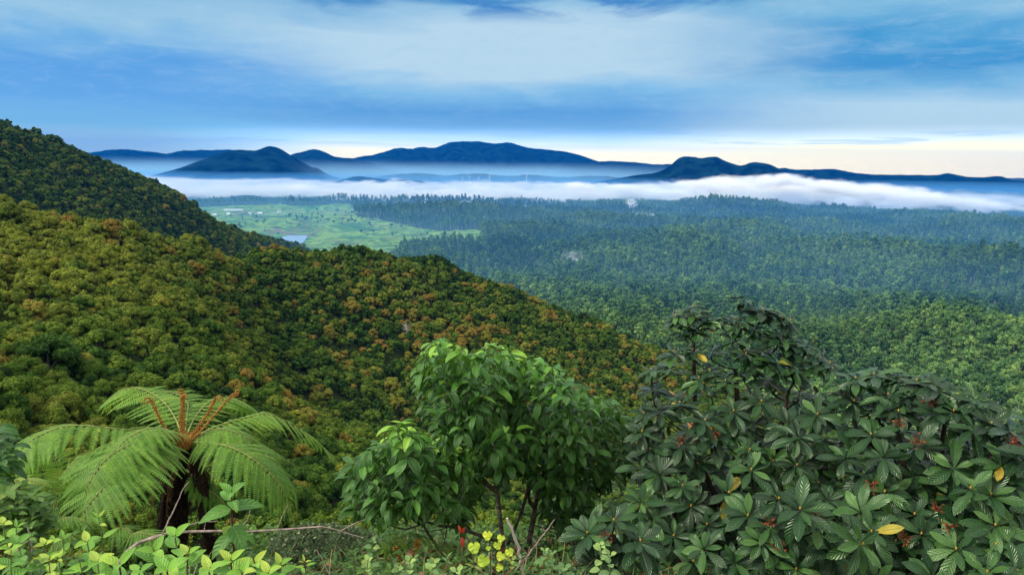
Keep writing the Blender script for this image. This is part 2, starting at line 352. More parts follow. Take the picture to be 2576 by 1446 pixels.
uu, vv_ = proj(np.stack([GX, GY, GZ], -1))
fm = field_mask(GX, GY)
mb = MB(); nr, na = GX.shape
ii = (np.arange(nr-1)*na)[:, None]; jj = np.arange(na-1)[None]
GF = np.stack([ii+jj+1, ii+jj, ii+na+jj, ii+na+jj+1], -1).reshape(-1, 4)[:, ::-1]
mb.add(np.stack([GX, GY, GZ], -1).reshape(-1, 3), GF[:, ::-1], None, fm.astype(float).ravel())
m, q = mat('ground_cover'); M['ground'] = m
pos = q.n('ShaderNodeNewGeometry').outputs['Position']; fa = q.n('ShaderNodeAttribute', attribute_name='tint').outputs['Fac']
n1 = q.noise(pos, .004, 5, .6); n2 = q.noise(pos, .02, 4, .6, 1.5); n3 = q.noise(pos, 2.5, 6, .6)
fld = q.ramp(n1, [(.3, (.03,.075,.02)), (.42, (.065,.15,.03)), (.48, (.17,.27,.045)), (.53, (.06,.13,.03)), (.58, (.15,.25,.045)), (.63, (.055,.11,.03)), (.75, (.13,.15,.06))])
fld = q.mix(q.mr(n2, .56, .60), fld, (.035, .07, .025)); fld = q.mix(q.m('MULTIPLY', q.mr(q.noise(pos, .008, 3, .5, 2.0), .60, .64), .7), fld, (.13, .11, .07))
wood = q.mix(q.mr(n3, .35, .65), (.018, .028, .010), (.045, .06, .018))
c = q.mix(q.mr(fa, .3, .7), wood, fld)
b = q.n('ShaderNodeBsdfPrincipled', i_Base_Color=c, i_Roughness=.95); b.inputs['Specular IOR Level'].default_value = .0
q.n('ShaderNodeOutputMaterial', i_0=b.outputs[0])
tag(mb.obj('ground', M['ground']), kind='structure')
# lake
m, q = mat('lake_water'); b = q.n('ShaderNodeBsdfPrincipled', i_Base_Color=(.26, .30, .34, 1), i_Roughness=.15); b.inputs['Specular IOR Level'].default_value = 1.0
q.n('ShaderNodeOutputMaterial', i_0=b.outputs[0]); M['water'] = m
def flat_patch(name, outline, z, matl, n=90):
    pts = []
    for u, v in spline(outline+[outline[0]], n)[:-1]:
        d = ray(u, v); k = z/d[2]; pts.append((d[0]*k, d[1]*k, z))
    pts = np.array(pts); c_ = pts.mean(0); k = len(pts)
    mb = MB(); mb.add(np.vstack([pts, c_]), [(i, (i+1) % k, k) for i in range(k)]); o = mb.obj(name, matl, origin=c_); return o
tag(flat_patch('lake_water', [(700,604),(716,594),(745,592),(772,593),(770,600),(757,612),(720,614)], PLAIN-3, M['water']), kind='structure')
# brown river bed is a strip of bare mud laid on the meadow
def ribbon(name, line, width, matl, lift=.6):
    L = spline(line, 40); pts = []
    for u, v in L:
        d = ray(u, v); k = PLAIN/d[2]
        for _ in range(12):
            x, y = d[0]*k, d[1]*k; k = k*.5+.5*float(ground(np.array([x]), np.array([y]))[0])/d[2]
        pts.append((d[0]*k, d[1]*k))
    pts = np.array(pts); T = unit(np.gradient(pts, axis=0)); Nn = np.stack([-T[:, 1], T[:, 0]], 1)
    V = []
    for w in np.linspace(-1, 1, 7):
        q_ = pts+Nn*(w*width*(.7+.5*vn(np.arange(len(pts))/4, w*0, 77)))[:, None]; V.append(np.column_stack([q_, ground(q_[:, 0], q_[:, 1])+lift]))
    V = np.stack(V, 1); n = len(pts); i = (np.arange(n-1)*7)[:, None]; j = np.arange(6)[None]
    mb = MB(); mb.add(V.reshape(-1, 3), np.stack([i+j, i+j+1, i+7+j+1, i+7+j], -1).reshape(-1, 4)); return mb.obj(name, matl)
M['mud'] = plain('mud', (.11, .085, .065), .9, .3, .02)
tag(ribbon('river_bed', [(692,574),(705,583),(725,588),(760,592),(790,589)], 16, M['mud']), kind='structure')
tag(ribbon('farm_road', [(575,538),(640,539),(700,537),(760,533),(850,536),(880,530)], 4, plain('dirt_road', (.3,.24,.17), .9, .2, .05), .5), kind='structure')
# ------------------------------------------------------------------ far mountains
M['mountain'] = plain('forested_mountain', (.003, .013, .014), 1.0, .75, .006)
def mountain(prof, r, width, seed, rough=1.0):
    """one range: crest line through photo positions at range r, real slopes front and back"""
    us = np.array([p[0] for p in prof], float); u0, u1 = us[0], us[-1]
    n = max(60, int((u1-u0)/3)); U = np.linspace(u0, u1, n)
    C = spline([(p[0], p[1]) for p in prof], n*3); cv = np.interp(U, C[:, 0], C[:, 1])+fbm(U/14, U*0, seed, 4)*1.6*rough
    Zc = []; AZ = []
    for u, v in zip(U, cv):
        p = P(u, v, r); Zc.append(p[2]); AZ.append(math.atan2(p[0], p[1]))
    Zc = np.array(Zc); AZ = np.array(AZ); base = PLAIN-15
    S = np.linspace(-1, 1, 61); rr_ = r+S*width
    RR = rr_[:, None]+0*AZ[None]; X_ = np.sin(AZ)[None]*RR; Y_ = np.cos(AZ)[None]*RR
    h = (1-np.abs(S)[:, None])**1.15
    nz = fbm(X_/420, Y_/420, seed+3, 5)
    Z_ = base+(Zc-base)[None]*np.clip(h+nz*.42*(1-h)*np.minimum(1, h*4)+fbm(X_/140, Y_/140, seed+5, 3)*.05*np.minimum(1, h*4)*(1-h**6), 0, None)
    edge = smooth(np.linspace(0, 1, n), 0, .03)*smooth(np.linspace(0, 1, n), 1, .97)
    Z_ = base+(Z_-base)*np.maximum(edge, .0)[None]
    mb = MB(); a, b_ = X_.shape; i = (np.arange(a-1)*b_)[:, None]; j = np.arange(b_-1)[None]
    mb.add(np.stack([X_, Y_, Z_], -1).reshape(-1, 3), np.stack([i+j, i+j+1, i+b_+j+1, i+b_+j], -1).reshape(-1, 4))
    return tag(mb.obj('mountain', M['mountain']), kind='structure')
mountain([(60,440),(160,395),(235,383),(300,376),(370,381),(420,386),(450,380),(500,378),(570,377),(640,380),(720,392),(800,430)], 15500, 2600, 1)
mountain([(300,470),(380,443),(460,420),(520,398),(560,384),(600,377),(640,379),(665,371),(682,368),(705,375),(745,399),(780,418),(802,425),(830,440),(900,460)], 9500, 1500, 2, .6)
mountain([(640,420),(730,390),(765,381),(790,376),(815,382),(845,395),(880,398),(905,404),(950,415),(1040,440)], 12500, 1800, 3)
mountain([(800,430),(870,403),(900,396),(950,387),(1000,373),(1035,374),(1060,370),(1095,372),(1130,359),(1165,356),(1205,356),(1240,361),(1280,359),(1330,371),(1400,379),(1430,384),(1470,394),(1510,408),(1580,425),(1700,450)], 15000, 3000, 4)
mountain([(1380,430),(1440,410),(1500,408),(1540,405),(1600,409),(1650,414),(1690,413),(1760,420),(1850,445)], 13000, 1800, 5)
mountain([(1480,462),(1580,444),(1650,434),(1682,420),(1700,404),(1718,395),(1745,395),(1765,398),(1800,394),(1822,404),(1850,414),(1870,416),(1895,408),(1930,412),(1960,424),(2010,444),(2060,462),(2150,480)], 8200, 1000, 6, .7)
mountain([(1850,450),(1950,424),(2010,427),(2060,426),(2110,427),(2150,435),(2220,440),(2290,440),(2350,441),(2385,436),(2420,443),(2460,448),(2510,443),(2560,455),(2640,462),(2760,470),(2900,480)], 11500, 1600, 7)
mountain([(820,465),(870,450),(900,444),(935,448),(980,452),(1040,453),(1100,465)], 7300, 420, 8, .6)
mountain([(900,452),(980,440),(1060,436),(1120,441),(1200,437),(1280,443),(1330,440),(1420,446),(1500,442),(1600,452),(1700,462)], 9600, 900, 9)
# ------------------------------------------------------------------ air: haze, valley mist, fog bank
def volbox(name, lo, hi, col, dens, aniso=.0):
    lo = np.array(lo, float); hi = np.array(hi, float); c_ = (lo+hi)/2
    v = np.array([[x, y, z] for x in (lo[0], hi[0]) for y in (lo[1], hi[1]) for z in (lo[2], hi[2])])
    mb = MB(); mb.add(v, [(0,1,3,2),(4,6,7,5),(0,4,5,1),(2,3,7,6),(0,2,6,4),(1,5,7,3)])
    m, q = mat(name); pv = q.n('ShaderNodeVolumePrincipled', i_Color=(*col, 1), i_Anisotropy=aniso)
    if callable(dens): q.t.links.new(dens(q), pv.inputs['Density'])
    else: pv.inputs['Density'].default_value = dens
    q.n('ShaderNodeOutputMaterial', i_1=pv.outputs[0])
    return tag(mb.obj(name, m, sm=False, origin=c_), kind='stuff')
volbox('haze', (-22000, -60, -330), (22000, 24500, 520), (.0, .18, .74), 3.1e-5)
volbox('mist', (-9000, 1000, -300), (12000, 8350, -160), (.15, .50, .98), 2.5e-4)
volbox('mist', (-12000, 8400, -300), (12500, 17500, 60), (.42, .76, 1.0), lambda q: q.m('MULTIPLY', q.m('POWER', q.mr(q.m('ADD', q.n('ShaderNodeSeparateXYZ', i_0=q.n('ShaderNodeNewGeometry').outputs['Position']).outputs[2], q.m('MULTIPLY', q.noise(q.n('ShaderNodeNewGeometry').outputs['Position'], .0007, 2), -80)), -30, -290, 0, 1, False), 2.3), q.m('MULTIPLY', q.mr(q.n('ShaderNodeSeparateXYZ', i_0=q.n('ShaderNodeNewGeometry').outputs['Position']).outputs[0], 3600, 900, .0, 1), 1.0e-3)))
def fog_density(q):
    s = q.n('ShaderNodeSeparateXYZ', i_0=q.n('ShaderNodeNewGeometry').outputs['Position']); x, y, z = s.outputs
    pp = q.n('ShaderNodeNewGeometry').outputs['Position']
    mp = q.n('ShaderNodeMapping', i_0=pp, i_Scale=(1, .3, 1.6)).outputs[0]
    nA = q.noise(mp, .0016, 2, .5); nB = q.noise(mp, .0052, 6, .62)
    bump = q.m('MULTIPLY', q.m('MULTIPLY', q.mr(x, 900, 1900), q.mr(x, 3500, 2300)), 88)
    tail = q.mr(x, 2800, 5200, 0, -20)
    T = q.m('ADD', q.m('ADD', q.m('ADD', -218.0, bump), tail), q.m('ADD', q.m('MULTIPLY', q.m('SUBTRACT', nA, .5), 80), q.m('MULTIPLY', q.m('SUBTRACT', nB, .5), q.mr(x, 300, 1800, 150, 270))))
    d = q.mr(q.m('SUBTRACT', T, z), -4, 20)
    near_ = q.mr(q.m('SUBTRACT', y, q.m('ADD', q.m('MULTIPLY', q.m('SUBTRACT', nA, .5), 1600), q.m('MULTIPLY', q.m('SUBTRACT', nB, .5), 1500))), 4500, 5000)
    far_ = q.m('MULTIPLY', q.mr(y, 8300, 6800), q.mr(q.m('ADD', y, q.m('MULTIPLY', q.mr(x, 800, 2400), 1500)), 8200, 7200))
    side = q.mr(x, 5600, 2600, .25, 1)
    nC = q.noise(q.n('ShaderNodeMapping', i_0=pp, i_Scale=(1, .35, 3.2)).outputs[0], .0042, 6, .65, .6)
    hole = q.mr(nC, .36, .60, 0, 1); amt = q.mr(x, 700, 2200, .55, .97)
    br = q.m('ADD', q.m('SUBTRACT', 1.0, amt), q.m('MULTIPLY', amt, hole))
    return q.m('MULTIPLY', q.m('MULTIPLY', d, q.m('MULTIPLY', near_, far_)), q.m('MULTIPLY', q.m('MULTIPLY', side, br), .007))
fog = volbox('fog_bank', (-5200, 4300, -296), (6200, 8300, -75), (1, .985, .95), fog_density)
def puff(name, u, v, r, sx_, sy_, sz_, dens, seed):
    p = P(u, v, r); mb = MB(); D_ = sph(0)
    n = 14; th = np.linspace(0, PI, n); ph = np.linspace(0, 2*PI, 24, endpoint=False)
    V = np.stack([np.sin(th)[:, None]*np.cos(ph)[None]*sx_, np.sin(th)[:, None]*np.sin(ph)[None]*sy_, np.cos(th)[:, None]*sz_+0*ph[None]], -1)
    i = (np.arange(n-1)*24)[:, None]; j = np.arange(24)[None]; k = (j+1) % 24
    mb.add(V.reshape(-1, 3)+p, np.stack([i+j, i+24+j, i+24+k, i+k], -1).reshape(-1, 4))
    m, q = mat(name); tcn = q.n('ShaderNodeTexCoord').outputs['Object']
    sc_ = q.n('ShaderNodeVectorMath', operation='MULTIPLY', i_0=tcn); sc_.inputs[1].default_value = (1/sx_, 1/sy_, 1/sz_)
    ln = q.n('ShaderNodeVectorMath', operation='LENGTH', i_0=sc_.outputs[0]).outputs['Value']
    f = q.m('MULTIPLY', q.mr(ln, 1.0, .2), q.mr(q.noise(q.n('ShaderNodeMapping', i_0=tcn, i_Location=(seed*3.7, 0, seed*1.3), i_Scale=(1, .7, 1.7)).outputs[0], 2.4/sx_, 5, .62, .5), .42, .62))
    pv = q.n('ShaderNodeVolumePrincipled', i_Color=(.93, .95, 1, 1)); q.t.links.new(q.m('MULTIPLY', f, dens), pv.inputs['Density'])
    q.n('ShaderNodeOutputMaterial', i_1=pv.outputs[0])
    return tag(mb.obj(name, m, origin=p), kind='stuff')
puff('mist_wisp', 1588, 520, 3900, 45, 80, 70, .05, 1)
puff('mist_wisp', 1618, 545, 3300, 80, 80, 24, .05, 2)
puff('mist_wisp', 1520, 580, 2700, 85, 90, 30, .03, 3)
puff('mist_wisp', 1442, 655, 1750, 42, 70, 30, .03, 4)
_r = np.random.default_rng(11)
for k, (u, v, w) in enumerate(((1700,492,150),(1770,478,170),(1840,470,190),(1905,462,210),(1965,458,210),(2030,468,200),(2095,478,200),(2150,486,180),(2215,492,190),(2285,500,190),(2345,508,170),(2410,516,180),(2470,520,170),(2530,528,170),(1450,478,170),(1560,480,190),(1650,486,170),(760,480,180),(2000,500,170),(2120,512,150),(2260,522,150))):
    puff('mist_wisp', u+_r.uniform(-12, 12), v-4+_r.uniform(-6, 4), 5000+_r.uniform(-250, 250), w*_r.uniform(.8, 1.2), 230, 52*_r.uniform(.6, 1.4), .03, 10+k*700)
# ------------------------------------------------------------------ trees
def blob(mb, c, rx, ry, rz, seed, t=.35, nu=8, nv=6, amp=.25, mi=0):
    th = np.linspace(.02, PI-.02, nv); ph = np.linspace(0, 2*PI, nu, endpoint=False)
    d = np.stack([np.sin(th)[:, None]*np.cos(ph), np.sin(th)[:, None]*np.sin(ph), np.cos(th)[:, None]+0*ph], -1)
    k = 1+amp*fbm(d[..., 0]*2+seed, d[..., 1]*2+d[..., 2]*1.7, seed, 2)*1.6
    V = d*k[..., None]*np.array([rx, ry, rz])+c
    i = (np.arange(nv-1)*nu)[:, None]; j = np.arange(nu)[None]; kk = (j+1) % nu
    mb.add(V.reshape(-1, 3), np.stack([i+j, i+nu+j, i+nu+kk, i+kk], -1).reshape(-1, 4), None, t, mi)
def cards(mb, p, nrm, size, t, asp=.7, mi=0):
    n = len(p); nrm = unit(nrm); a = unit(np.cross(nrm, sph(n))); b = np.cross(nrm, a)*asp
    s_ = np.broadcast_to(size, (n,))[:, None]
    V = np.stack([p-a*s_, p-b*s_*.8+nrm*s_*.12, p+a*s_, p+b*s_*.8+nrm*s_*.12], 1)
    mb.add(V.reshape(-1, 3), np.arange(n*4).reshape(n, 4), None, np.repeat(np.broadcast_to(t, (n,)), 4), mi)
def broadleaf(seed, nc, card, nl=13):
    """unit-ish tree 10 m tall, crown of lumpy lobes carrying leaf sprays"""
    r_ = np.random.default_rng(seed); H = 10.0; mb = MB(); R = r_.uniform(3.4, 5.4); L = []
    flat = r_.uniform(.35, 1.45)
    for i in range(nl):
        a = i*2.4+r_.uniform(-.4, .4); k = math.sqrt((i+.3)/nl); rr_ = R*.72*k
        z = 7.6+2.0*flat*(1-k*k*1.35)+r_.uniform(-.9, .7); lr = r_.uniform(.85, 2.0)
        L.append((math.cos(a)*rr_, math.sin(a)*rr_, z, lr))
    for i in range(5):
        a = i*1.25+seed; L.append((math.cos(a)*R*.6, math.sin(a)*R*.6, 5.0+r_.uniform(-.8, .8), r_.uniform(1.2, 1.8)))
    tot = sum(l[3]**2 for l in L)
    for k, (x, y, z, lr) in enumerate(L):
        lt = r_.uniform(.1, .9)
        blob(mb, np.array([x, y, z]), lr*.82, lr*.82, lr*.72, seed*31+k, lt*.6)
        n = int(nc*lr*lr/tot); d = unit(r_.normal(size=(n, 3))+[0, 0, .35]); d[:, 2] = np.where(d[:, 2] < -.5, -d[:, 2], d[:, 2])
        rad = lr*(1+.22*fbm(d[:, 0]*3+k, d[:, 1]*3+d[:, 2]*3, seed, 2))*r_.uniform(.82, 1.1, n)
        p = np.array([x, y, z])+d*rad[:, None]*[1, 1, .85]
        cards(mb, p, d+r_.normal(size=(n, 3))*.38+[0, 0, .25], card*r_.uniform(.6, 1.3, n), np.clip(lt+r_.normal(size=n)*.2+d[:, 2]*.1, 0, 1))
    cr = mb.mesh('crown', M['crown'])
    tb = MB(); tube(tb, [(0, 0, -2.5), (.1, 0, 2), (-.1, .1, 4.5), (0, 0, 7.5)], [.34, .26, .2, .08], 6)
    for i in range(5):
        a = i*1.3+seed; tube(tb, [(0, 0, 3.6+i*.4), (math.cos(a)*1.2, math.sin(a)*1.2, 5.2+i*.2), (math.cos(a)*2.6, math.sin(a)*2.6, 6.6+i*.2)], [.14, .1, .04], 5)
    return cr, tb.mesh('trunk', M['bark'])
def gum(seed, nc, card):
    r_ = np.random.default_rng(seed); mb = MB(); H = 27; L = []
    nl = r_.integers(9, 13)
    for i in range(nl):
        h = 12+14*(i/nl)**.9; a = i*2.4+r_.uniform(-.5, .5); w = 3.4*math.sin(PI*min(1, (h-8)/20))**.6
        L.append((math.cos(a)*w*.75, math.sin(a)*w*.75, h+r_.uniform(-.7, .7), r_.uniform(1.4, 2.5)))
    for k, (x, y, z, lr) in enumerate(L):
        lt = r_.uniform(.1, .9)
        blob(mb, np.array([x, y, z]), lr*.62, lr*.62, lr*.6, seed*17+k, lt*.6, 6, 5)
        n = nc//nl; d = unit(r_.normal(size=(n, 3))+[0, 0, .3])
        p = np.array([x, y, z])+d*(lr*r_.uniform(.6, 1.15, n))[:, None]
        cards(mb, p, d+r_.normal(size=(n, 3))*.5+[0, 0, .3], card*r_.uniform(.6, 1.3, n), np.clip(lt+r_.normal(size=n)*.2, 0, 1), .55)
    cr = mb.mesh('crown', M['gum'])
    tb = MB(); w = r_.uniform(-.4, .4, (5, 2)); tube(tb, [(0, 0, -3), (w[0, 0], w[0, 1], 6), (w[1, 0], w[1, 1], 13), (w[2, 0], w[2, 1], 20), (w[2, 0], w[2, 1], 25)], [.45, .36, .28, .18, .06], 5)
    for i in range(5):
        x, y, z, lr = L[2+i]; tube(tb, [(0, 0, z-4), (x*.6, y*.6, z-1.6), (x, y, z)], [.15, .1, .04], 4)
    return cr, tb.mesh('trunk', M['gumbark'])
HI = [broadleaf(100+i, 3400, .24, 15) for i in range(6)]; LO = [broadleaf(200+i, 900, .42) for i in range(7)]
GUM = [gum(300+i, 520, .62) for i in range(7)]
# what hides behind the relief
tg = (GZ+np.where(R_ > 60, 5.0, 0))/R_; runmax = np.maximum.accumulate(tg, 0)
def hidden(x, y, z, H):
    r = np.hypot(x, y); az = np.arctan2(x, y)
    i = np.clip(np.searchsorted(rs, r*.955)-1, 0, len(rs)-1); j = np.clip(np.searchsorted(azs, az), 1, len(azs)-1)
    lim = np.minimum(runmax[i, j], runmax[i, j-1]); return (z+H)/r < lim-3.0/r
def scatter(r0, r1, a0, a1, sp):
    """jittered grid with spacing sp (m) over a sector"""
    X0 = min(r0*math.sin(a0), r1*math.sin(a0)); X1 = max(r1*math.sin(a1), r0*math.sin(a1)); 
    gx = np.arange(X0, X1, sp); gy = np.arange(0, r1, sp); x, y = np.meshgrid(gx, gy); x = x.ravel(); y = y.ravel()
    x = x+rng.uniform(-.48, .48, len(x))*sp; y = y+rng.uniform(-.48, .48, len(y))*sp
    r = np.hypot(x, y); a = np.arctan2(x, y); k = (r > r0) & (r < r1) & (a > a0) & (a < a1); return x[k], y[k]
AL, AR = math.radians(-42), math.radians(41)
def regions(x, y, z):
    """relief class: 0 near hill, 1 back mountain, 2 valley"""
    r = np.hypot(x, y); az = np.arctan2(x, y); l = np.log(r)
    zn = np.where(r < 1500, RN(az*AZK, l)*r, -2000); zm = np.where((r > 500) & (r < 4500) & (x < 400), RM(az*AZK, l)*r, -2000)
    return np.where(np.maximum(zn, zm) < PLAIN+14, 2, np.where(zn >= zm, 0, 1))
x, y = scatter(34, 1000, AL, AR, 4.3); z = ground(x, y); reg = regions(x, y, z); r = np.hypot(x, y)
sc = rng.uniform(.40, .84, len(x))*np.where(rng.uniform(size=len(x)) < .07, 1.2, 1)*np.interp(r, [34, 70, 130], [.34, .66, 1]); keep = (reg == 0) & ~hidden(x, y, z, 10*sc)
keep &= (rng.uniform(size=len(x)) < np.where(r < 130, .95, .85))
x1, y1, z1, s1 = x[keep], y[keep], z[keep], sc[keep]
x, y = scatter(600, 2300, AL, math.radians(2), 6.6); z = ground(x, y); reg = regions(x, y, z)
sc = rng.uniform(.55, 1.05, len(x))*np.where(rng.uniform(size=len(x)) < .06, 1.5, 1); keep = (reg == 1) & ~hidden(x, y, z, 10*sc)
x2, y2, z2, s2 = x[keep], y[keep], z[keep], sc[keep]
def tint_hill(x, y, z, s, back):
    u, v = proj(np.stack([x, y, z+8*s], -1)); n = len(x)
    big = fbm(x/70, y/70, 61, 3)
    t = .33+.16*big+rng.normal(size=n)*.10
    if back:
        t = .26+.14*big+rng.normal(size=n)*.12; o = rng.uniform(size=n) < .06; return np.where(o, rng.uniform(.76, .86, n), np.clip(t, .02, .6))
    t += .34*np.exp(-((u-100)/380)**2)*np.exp(-((v-640)/170)**2)
    t -= .20*np.exp(-((v-(600+np.maximum(0, u-1000)*.38))/38)**2)*(u > 560)
    po = .06+.36*np.exp(-((u-820)/200)**2-((v-960)/110)**2)+.34*np.exp(-((u-1150)/260)**2-((v-850)/150)**2)+.38*np.exp(-((u-1540)/170)**2-((v-880)/90)**2)+.22*np.exp(-((u-600)/260)**2-((v-690)/90)**2)+.14*np.exp(-((u-100)/150)**2-((v-640)/100)**2)
    po = .62*po*np.clip(1+3.2*fbm(x/34, y/34, 63, 2), .03, 2.8)
    o = rng.uniform(size=n) < po
    return np.where(o, .77+.22*rng.uniform(size=n)**1.3, np.clip(t, .02, .72))
t1 = tint_hill(x1, y1, z1, s1, False); t2 = tint_hill(x2, y2, z2, s2, True)
# valley eucalypts
def valley(r0, r1, sp):
    x, y = scatter(r0, r1, AL, AR, sp); z = ground(x, y); sc = rng.uniform(.62, 1.2, len(x))*(1+.6*fbm(x/170, y/170, 71, 2))*1.35; dens = 1.3*fbm(x/110, y/110, 73, 3)
    k = (regions(x, y, z) == 2) & ~field_mask(x, y) & (rng.uniform(size=len(x)) < np.clip(.9+dens*.5, .3, 1)) & ~hidden(x, y, z, 24*sc)
    u, v = proj(np.stack([x, y, z], -1)); k &= ~((u > 680) & (u < 1040-(v-598)*1.2+60*fbm(x/60, y/60, 97, 2)) & (v < 690) & (v > 590) & (y > 1500))
    far = (r1 > 3000) & (u < 1500) & (v < 530); k &= ~(far & (rng.uniform(size=len(x)) < .72))
    return x[k], y[k], z[k], sc[k]
V_ = [valley(600, 1500, 10.5), valley(1500, 2800, 12), valley(2800, 4500, 17)]
x3, y3, z3, s3 = [np.concatenate([a[i] for a in V_]) for i in range(4)]
t3 = np.clip(.45+.4*fbm(x3/140, y3/140, 81, 3)+.4*fbm(x3/420, y3/420, 83, 2)+rng.normal(size=len(x3))*.17-.05, 0, 1)  # the broader noise term puts shadowed ridges into the crown tint
print('trees', len(x1), len(x2), len(x3))
def place(name, protos, x, y, z, s, t, rz, label, cat, group, hx=1.0):
    cr, tr = protos
    e = thing(name, (x, y, z-.3), label, cat, group)
    e.rotation_euler = (0, 0, rz); e.scale = (s*hx*rng.uniform(.8, 1.2), s*hx*rng.uniform(.8, 1.2), s)
    o = bpy.data.objects.new('trunk', tr); COL.objects.link(o); o.parent = e
    c = bpy.data.objects.new('crown', cr); COL.objects.link(c); c.parent = e; c['tree_tint'] = float(t)
    return e, c, o
def hue(t): return ('dark green' if t < .22 else 'mid green' if t < .42 else 'olive green' if t < .56 else 'yellow-green' if t < .76 else 'ochre brown' if t < .88 else 'rust orange')
def zone(u, v):
    if v < 640: return 'near the ridge crest'
    if u < 260 and v > 1000: return 'left edge, behind the fern fronds'
    if u < 900 and v > 930: return 'slope above the tree fern' if v < 1120 else 'beside the tree fern'
    if u < 420: return 'near spur, left edge'
    if u < 900: return 'near spur above the fern'
    if u < 1120: return 'gully left of the drooping shrub'
    if u < 1650: return 'behind the drooping shrub'
    return 'behind the rhododendrons'
u1, v1 = proj(np.stack([x1, y1, z1+6*s1], -1)); inv = (u1 > -40) & (u1 < 2620) & (v1 < 1430)
occ = (u1 > 1600) & (v1 > 950) | (u1 > 1100) & (v1 > 1100) | (v1 > 1330) | ((u1 > 1150) & (v1 > 900) & (u1 < 1500))
order = np.argsort(np.hypot(x1, y1)/s1+np.where(inv, 0, 1e6)+np.where(occ, 5e5, 0)); near_i = order[:290]; isn = np.zeros(len(x1), bool); isn[near_i] = True
size_w = ('short', 'full-sized', 'tall')
LOC = []
def beside(i, U, V, S_, T_, idx, words):
    d = np.hypot(U[idx]-U[i], V[idx]-V[i]); d[idx == i] = 1e9; j = idx[int(np.argmin(d))]; du, dv = U[j]-U[i], V[j]-V[i]
    rel = ('left of' if du > 0 else 'right of') if abs(du) > abs(dv) else ('above' if dv > 0 else 'below')
    w_ = words(j); return f"{rel} a{'n' if w_[0] in 'ao' else ''} {w_} one"
for k, i in enumerate(near_i):
    far_ = math.hypot(x1[i], y1[i]) > 165 and k > 60; pr = LO[k % 7] if far_ else HI[k % 6]
    lab = f"{size_w[int(np.clip((s1[i]-.5)/.22, 0, 2))]} {hue(t1[i])} tree {beside(i, u1, v1, s1, t1, near_i, lambda j: hue(t1[j]))}, {zone(u1[i], v1[i])}"
    e, c, tr = place('forest_tree', pr, x1[i], y1[i], z1[i], s1[i], t1[i], rng.uniform(0, 6.3), lab, 'tree', 'broadleaf trees on the near forested slope')
    if far_ and len(LOC) < 7: LOC.append((c, tr))
r3 = np.hypot(x3, y3); u3, v3 = proj(np.stack([x3, y3, z3+18*s3], -1))
inv3 = (u3 > -20) & (u3 < 2600) & (v3 < 1400); occ3 = v3 > np.interp(u3, [1600, 1700, 1850, 2000, 2120, 2270, 2500, 2576], [950, 770, 745, 850, 900, 930, 990, 1050])
order = np.argsort(r3/s3+np.where(inv3, 0, 1e6)+np.where(occ3, 5e5, 0)); isg = np.zeros(len(x3), bool); isg[order[:270]] = True
GLC = []; R33, R66 = np.quantile(r3[order[:270]], [.33, .66])
for k, i in enumerate(order[:270]):
    zn_ = ('between ridge and tallest rhododendron', 'behind the topmost rosettes', 'right of the topmost rosettes', 'above the dip between rhododendrons', 'above the right rhododendron', 'at the right edge')[int(np.searchsorted([1750, 1900, 2120, 2300, 2480], u3[i]))]
    lab = f"{'pale' if t3[i] > .6 else 'dull' if t3[i] > .35 else 'dark'} {'tall' if s3[i] > 1.3 else 'middling' if s3[i] > 1.05 else 'short'} eucalyptus, {'front' if r3[i] < R33 else 'second' if r3[i] < R66 else 'back'} row, {beside(i, u3, v3, s3, t3, order[:270], lambda j: 'pale' if t3[j] > .6 else 'dull' if t3[j] > .35 else 'dark')}, {zn_}"
    e, c, tr = place('eucalyptus_tree', GUM[k % 7], x3[i], y3[i], z3[i], s3[i], t3[i], rng.uniform(0, 6.3), lab, 'tree', 'eucalyptus trees at the near edge of the valley forest', hx=1.05)
    if len(GLC) < 7: GLC.append((c, tr))
